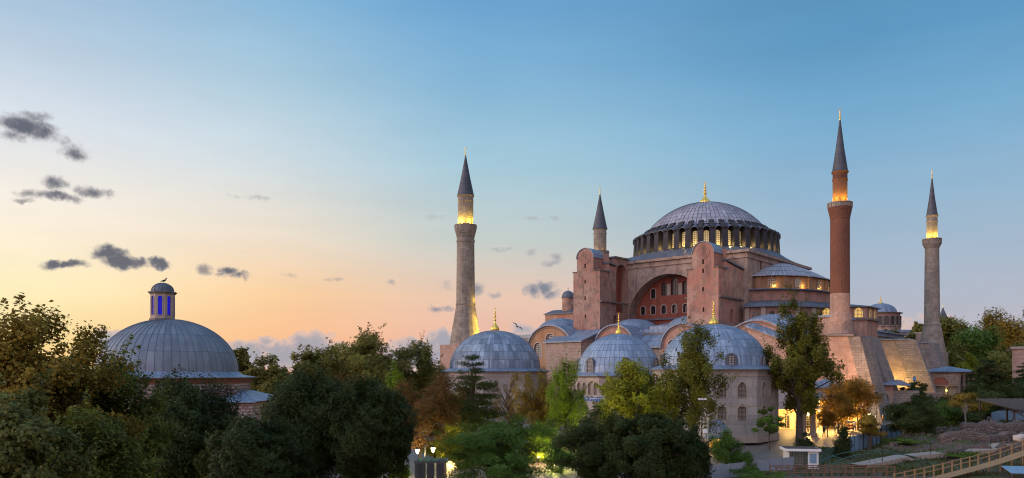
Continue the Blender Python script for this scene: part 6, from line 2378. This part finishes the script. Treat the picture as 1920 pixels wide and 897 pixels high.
    leaf_mesh('crown', mt, root, P.astype(np.float32), outd, leaf, rng, aspect=aspect)
    b = MB()
    tr = trunk or max(.12, rx * .07)
    Cw = fit(C)
    topz = zb + (zt - zb) * .62
    n = 6
    tp = [(lean * .2 * i / n + rng.normal() * tr * .35 * (i > 0), rng.normal() * tr * .35 * (i > 0), topz * i / n) for i in range(n + 1)]
    b.tube(tp, [tr * (1.35 if i == 0 else 1.0 - .72 * i / n) for i in range(n + 1)], n=9)
    order = np.argsort(-np.linalg.norm(C[:, :2], axis=1) if shape != 'cedar' else rng.random(nclump))
    for j in order[:limbs]:
        q = Cw[j]
        zz = min(topz * .95, max(zb * .75, q[2] * .62))
        i = min(n - 1, int(zz / topz * n)); f = zz / topz * n - i
        p0 = np.array(tp[i]) * (1 - f) + np.array(tp[i + 1]) * f
        limb(b, p0, q, tr * .38, tr * .07, rng)
    b.build('trunk', M[bark], root)
    return root


T = tree
# --- near trees on the left
G1 = 'near plane trees at the left'
T('plane_tree', 'tall olive brown plane tree rising highest at the left edge', 40, 588, 170, 27, 930, 'leaf_olive', 70000, .145, 1, nclump=90, rough=.30, group=G1, aspect=.7, cr=.21, limbs=20, stray=.06, shoots=70)
T('plane_tree', 'pale green plane tree filling the bottom left corner', -10, 728, 130, 19, 1000, 'leaf_pale', 34000, .13, 2, nclump=60, rough=.25, group=G1, aspect=.7, cr=.24, stray=.04, shoots=70)
T('plane_tree', 'mid green plane tree just in front of the big grey bath house dome', 186, 664, 105, 31, 960, 'leaf_green', 56000, .135, 3, nclump=80, rough=.32, group=G1, aspect=.65, cr=.22, limbs=18, stray=.06, shoots=70)
T('plane_tree', 'small leafy plane tree in shade below the olive one', 150, 770, 110, 23, 1000, 'leaf_green', 32000, .12, 4, nclump=60, rough=.2, group=G1, aspect=.6, cr=.24, shoots=70)
# --- clipped round trees
G2 = 'round clipped dark trees'
T('round_tree', 'round dark tree directly under the bath house wall', 345, 708, 92, 48, 960, 'leaf_dark', 70875, .16, 11, shape='ball', nclump=150, rough=.05, group=G2, cr=.15, fill=.2, shoots=320)
T('round_tree', 'low round dark tree under the bath house side wing', 474, 785, 92, 44, 960, 'leaf_dark', 60750, .15, 12, shape='ball', nclump=150, rough=.05, group=G2, cr=.15, fill=.2, shoots=320)
T('round_tree', 'round dark tree touching the right end of the bath house', 578, 694, 82, 58, 905, 'leaf_dark', 67500, .17, 13, shape='ball', nclump=150, rough=.05, group=G2, cr=.15, fill=.2, shoots=320)
T('round_tree', 'round dark tree just left of the red brown tree', 690, 712, 78, 57, 905, 'leaf_dark', 64125, .17, 14, shape='ball', nclump=150, rough=.05, group=G2, cr=.15, fill=.2, shoots=320)
# --- far trees on the skyline, left
G3 = 'far trees on the skyline'
T('broadleaf_tree', 'far tree touching the right rim of the bath house dome', 442, 654, 24, 130, 720, 'leaf_far', 7000, .55, 21, group=G3, shoots=70)
T('broadleaf_tree', 'far dark tree right of the bath house dome', 500, 668, 46, 128, 760, 'leaf_far', 12000, .5, 22, group=G3, shoots=70)
T('broadleaf_tree', 'low far tree at the left foot of the biggest skyline tree', 592, 650, 40, 138, 740, 'leaf_far', 10000, .5, 23, group=G3, shoots=70)
T('broadleaf_tree', 'biggest broad tree on the skyline left of the stout minaret', 682, 624, 88, 150, 760, 'leaf_far', 34000, .5, 24, nclump=80, rough=.25, group=G3, cr=.25, shoots=70)
T('broadleaf_tree', 'far tree between the biggest skyline tree and the stout minaret', 792, 640, 40, 156, 760, 'leaf_far', 14000, .5, 25, group=G3, shoots=70)
# --- middle garden
T('thuja', 'light green column of thuja poking up behind the round trees', 742, 680, 20, 84, 790, 'leaf_bright', 9000, .2, 31, shape='egg', nclump=50)
T('small_tree', 'rust red tree top between the two round dark trees', 660, 703, 36, 82, 790, 'leaf_red', 9000, .22, 32)
T('copper_tree', 'red brown tree with a lit leaning trunk left of the lanterns', 786, 706, 66, 76, 838, 'leaf_red', 32000, .19, 33, nclump=80, rough=.18, cr=.24, trunk=.2, lean=.6)
T('cedar_tree', 'layered cedar in front of the left tomb dome', 884, 668, 52, 86, 800, 'leaf_dark', 26000, .17, 34, shape='cedar', limbs=30, trunk=.25)
T('young_tree', 'soft green tree under the layered cedar', 850, 740, 42, 92, 850, 'leaf_yellowgreen', 14000, .2, 35, nclump=50)
T('feathery_tree', 'feathery fresh green tree at the bottom centre', 932, 782, 92, 62, 930, 'leaf_feather', 42000, .2, 36, nclump=90, rough=.22, cr=.2, aspect=.35, stray=.08, shoots=70)
T('bare_tree', 'thin half bare tree in front of the left tomb wall', 955, 702, 42, 100, 815, 'leaf_grey', 5200, .17, 37, nclump=70, rough=.3, cr=.13, limbs=70, bark='bark', trunk=.22)
T('rusty_tree', 'olive brown tree right of the half bare tree', 1010, 692, 48, 96, 838, 'leaf_olive', 17000, .2, 38, nclump=60, rough=.3, cr=.2, limbs=20, shoots=70)
T('poplar_tree', 'bright green upright tree left of the middle tomb dome', 1062, 672, 36, 88, 838, 'leaf_bright', 22000, .2, 39, shape='round', nclump=60, rough=.22, cr=.23, shoots=70)
T('dark_tree', 'dark broad tree at bottom centre left of the round green ones', 1118, 764, 72, 68, 920, 'leaf_dark', 34000, .18, 40, nclump=80, rough=.25, cr=.22, stray=.05, shoots=70)
T('yellow_plane', 'yellow green spreading tree in front of the middle tomb', 1200, 680, 76, 88, 830, 'leaf_yellowgreen', 30000, .25, 41, nclump=70, rough=.28, cr=.22, aspect=.75, limbs=22, bark='palebark', stray=.05, shoots=70)
T('tall_tree', 'tall airy green tree in front of the marble tomb dome', 1298, 608, 54, 86, 805, 'leaf_mixed', 26000, .22, 42, shape='egg', nclump=80, rough=.3, cr=.2, aspect=.65, limbs=24, stray=.06, shoots=70)
T('round_tree', 'rounded dark green tree at the bottom beside the floodlight mast', 1214, 778, 76, 60, 930, 'leaf_dark', 67500, .18, 43, nclump=130, rough=.14, cr=.19, fill=.25, shoots=90)
T('round_tree', 'smaller rounded dark tree right at the foot of the floodlight mast', 1284, 795, 44, 63, 930, 'leaf_dark', 37125, .17, 44, nclump=130, rough=.14, cr=.19, fill=.25, shoots=90)
T('shrub', 'two lobed green shrub in front of the small lead domed kiosk', 1362, 806, 27, 76, 868, 'leaf_feather', 12000, .15, 45, nclump=40, rough=.1, cr=.32)
T('shrub', 'low green shrub lobe leaning right by the grey fence', 1390, 846, 24, 76, 892, 'leaf_feather', 10000, .15, 46, nclump=40, rough=.1, cr=.32)
# --- courtyard
T('big_plane', 'big dark tree with a thick trunk in front of the brick minaret base', 1500, 556, 57, 107, 770, 'leaf_mixed', 44000, .27, 51, shape='egg', nclump=110, rough=.32, cr=.17, aspect=.7, limbs=40, trunk=.48, stray=.06, shoots=70)
T('sapling', 'small young tree on the paving beside the marble tomb', 1443, 764, 30, 100, 812, 'leaf_feather', 3600, .24, 52, nclump=26, rough=.3, cr=.2, trunk=.09, limbs=14)
G4 = 'orange lit courtyard trees'
T('courtyard_tree', 'orange lit courtyard tree nearest the cafe awning', 1572, 722, 30, 117, 792, 'leaf_lamplit', 12000, .24, 53, group=G4, nclump=50, trunk=.13)
T('courtyard_tree', 'biggest of the orange lit courtyard trees, in front of the battered buttress', 1608, 708, 34, 120, 785, 'leaf_lamplit', 15000, .24, 54, group=G4, nclump=60, trunk=.14)
T('courtyard_tree', 'orange lit courtyard tree behind its two neighbours', 1590, 714, 26, 125, 788, 'leaf_lamplit', 9000, .26, 55, group=G4, nclump=40, trunk=.13)
T('courtyard_tree', 'small lit tree low in front of the cafe racks', 1552, 764, 18, 113, 800, 'leaf_lamplit', 4000, .22, 56, group=G4, nclump=30, trunk=.08)
T('pollard_tree', 'pollarded tree with a thick stub trunk at the blue fence', 1631, 778, 21, 100, 818, 'leaf_olive', 5500, .2, 57, nclump=34, trunk=.3)
T('spiky_shrub', 'spiky dark conifer shrub before the green railing', 1579, 796, 17, 90, 862, 'leaf_dark', 5000, .26, 58, shape='cone', nclump=44, aspect=.25, rough=.4)
T('spiky_shrub', 'spiky dark shrub beside the white kiosk roof', 1509, 812, 16, 86, 850, 'leaf_dark', 4200, .24, 59, shape='cone', nclump=40, aspect=.25, rough=.4)
# --- right hand bank
T('round_bush', 'round dark bush with a short trunk beside the blue fence corner', 1704, 742, 42, 104, 812, 'leaf_dark', 26000, .21, 61, nclump=70, rough=.15, cr=.24, trunk=.2)
T('bush', 'dark bush right of the round one', 1762, 752, 30, 110, 812, 'leaf_feather', 12000, .22, 62, nclump=50, rough=.22)
T('bush', 'dark bush in front of the pavilion columns', 1742, 742, 32, 124, 790, 'leaf_dark', 12000, .26, 63, nclump=50, rough=.22)
T('bush', 'olive green bush right of the pavilion', 1806, 738, 36, 122, 800, 'leaf_olive', 13000, .26, 64, nclump=50, rough=.25)
T('bush', 'shadowy bush above the timber canopy', 1856, 716, 42, 128, 790, 'leaf_dark', 14000, .27, 65, nclump=50, rough=.25)
T('bush', 'dark bush at the right edge under the brick building', 1905, 712, 40, 134, 770, 'leaf_dark', 12000, .28, 66, nclump=50, rough=.25)
T('bush', 'small ivy like bush beside the pavilion wall', 1715, 716, 22, 144, 752, 'leaf_dark', 6000, .28, 67, nclump=36, rough=.25)
T('bush', 'low scrub at the back of the ruins', 1795, 765, 46, 112, 812, 'leaf_dark', 11000, .24, 68, nclump=50, rough=.3)
T('dead_tree', 'bare pale dead tree standing on the bank right of the bushes', 1810, 742, 10, 106, 796, 'leaf_grey', 60, .1, 69, nclump=16, rough=.2, limbs=14, bark='palebark', trunk=.12)
T('cedar_tree', 'layered dark cedar right of the pavilion', 1850, 676, 40, 152, 745, 'leaf_dark', 15000, .32, 70, shape='cedar', limbs=30)
T('cedar_tree', 'layered dark cedar branch mass before the brick building', 1925, 682, 34, 140, 755, 'leaf_dark', 12000, .3, 71, shape='cedar', limbs=30)
G5 = 'far wood behind the right minaret'
T('wood_tree', 'dark tree right behind the slender right minaret', 1784, 596, 44, 232, 735, 'leaf_far', 16000, .75, 81, group=G5)
T('wood_tree', 'umbrella shaped bright pine right of the slender minaret', 1832, 615, 44, 224, 735, 'leaf_feather', 15000, .65, 82, group=G5, rough=.1)
T('wood_tree', 'isolated round crown standing highest left of the big wood', 1846, 586, 20, 258, 735, 'leaf_far', 6000, .8, 83, group=G5)
T('wood_tree', 'tall olive crown in the middle of the right wood', 1876, 582, 34, 250, 740, 'leaf_olive', 13000, .8, 84, group=G5)
T('wood_tree', 'broad olive crown at the right edge of the wood', 1918, 574, 44, 244, 740, 'leaf_olive', 16000, .8, 85, group=G5)
T('wood_tree', 'dark lower crown in front of the tall olive ones', 1880, 646, 42, 200, 740, 'leaf_far', 14000, .6, 86, group=G5)
T('wood_tree', 'yellow green lit young tree below the umbrella pine', 1812, 664, 18, 190, 735, 'leaf_yellowgreen', 6000, .5, 87, group=G5)
T('wood_tree', 'dark conifer between the minaret base and the lit young tree', 1790, 645, 26, 205, 740, 'leaf_far', 9000, .6, 88, shape='egg', group=G5)
T('wood_tree', 'dark low tree in front of the ruined tower stub', 1676, 618, 18, 205, 690, 'leaf_far', 6000, .6, 89, group=G5)
T('wood_tree', 'small tree growing on top of the ruined tower', 1724, 604, 14, 222, 640, 'leaf_far', 4500, .6, 90, group=G5)
T('wood_tree', 'dark low tree left of the ruined tower', 1700, 626, 16, 208, 690, 'leaf_far', 5000, .6, 91, group=G5)

# --- low planting that fills the garden under the trees
G6 = 'garden shrubs under the trees'
T('shrub', 'pale green shrub behind the draped pergola', 858, 806, 40, 82, 880, 'leaf_yellowgreen', 9000, .2, 101, group=G6, nclump=44, rough=.25, shoots=30)
T('shrub', 'green shrub low behind the feathery tree on its right', 1010, 792, 44, 86, 880, 'leaf_bright', 10000, .2, 102, group=G6, nclump=44, rough=.25, shoots=30)
T('shrub', 'dark shrub between the feathery tree and the dark broad tree', 1052, 828, 30, 76, 895, 'leaf_feather', 6000, .18, 103, group=G6, nclump=40, rough=.25, shoots=30)
T('shrub', 'olive shrub filling in below the yellow green tree', 1150, 778, 52, 92, 860, 'leaf_olive', 10000, .22, 104, group=G6, nclump=44, rough=.25, shoots=30)
T('shrub', 'small bright shrub at the foot of the lit leaning trunk', 748, 852, 20, 64, 910, 'leaf_bright', 5000, .15, 105, group=G6, nclump=30, rough=.2, shoots=20)
T('shrub', 'low green shrub left of the draped pergola', 815, 826, 34, 90, 875, 'leaf_yellowgreen', 7000, .2, 106, group=G6, nclump=36, rough=.2, shoots=20)
T('shrub', 'grassy shrub on the bank beside the pale walkway', 1690, 822, 34, 100, 842, 'leaf_feather', 5000, .2, 107, nclump=36, rough=.3)
T('shrub', 'weedy shrub patch at the near end of the ruins', 1800, 848, 36, 88, 868, 'leaf_feather', 4000, .18, 108, nclump=36, rough=.3)
T('shrub', 'weedy shrub before the grey fence', 1420, 880, 46, 71, 905, 'leaf_feather', 6000, .16, 109, nclump=40, rough=.3)
T('shrub', 'dark shrub along the green railing', 1560, 838, 24, 92, 862, 'leaf_dark', 4000, .18, 110, nclump=30, rough=.3)
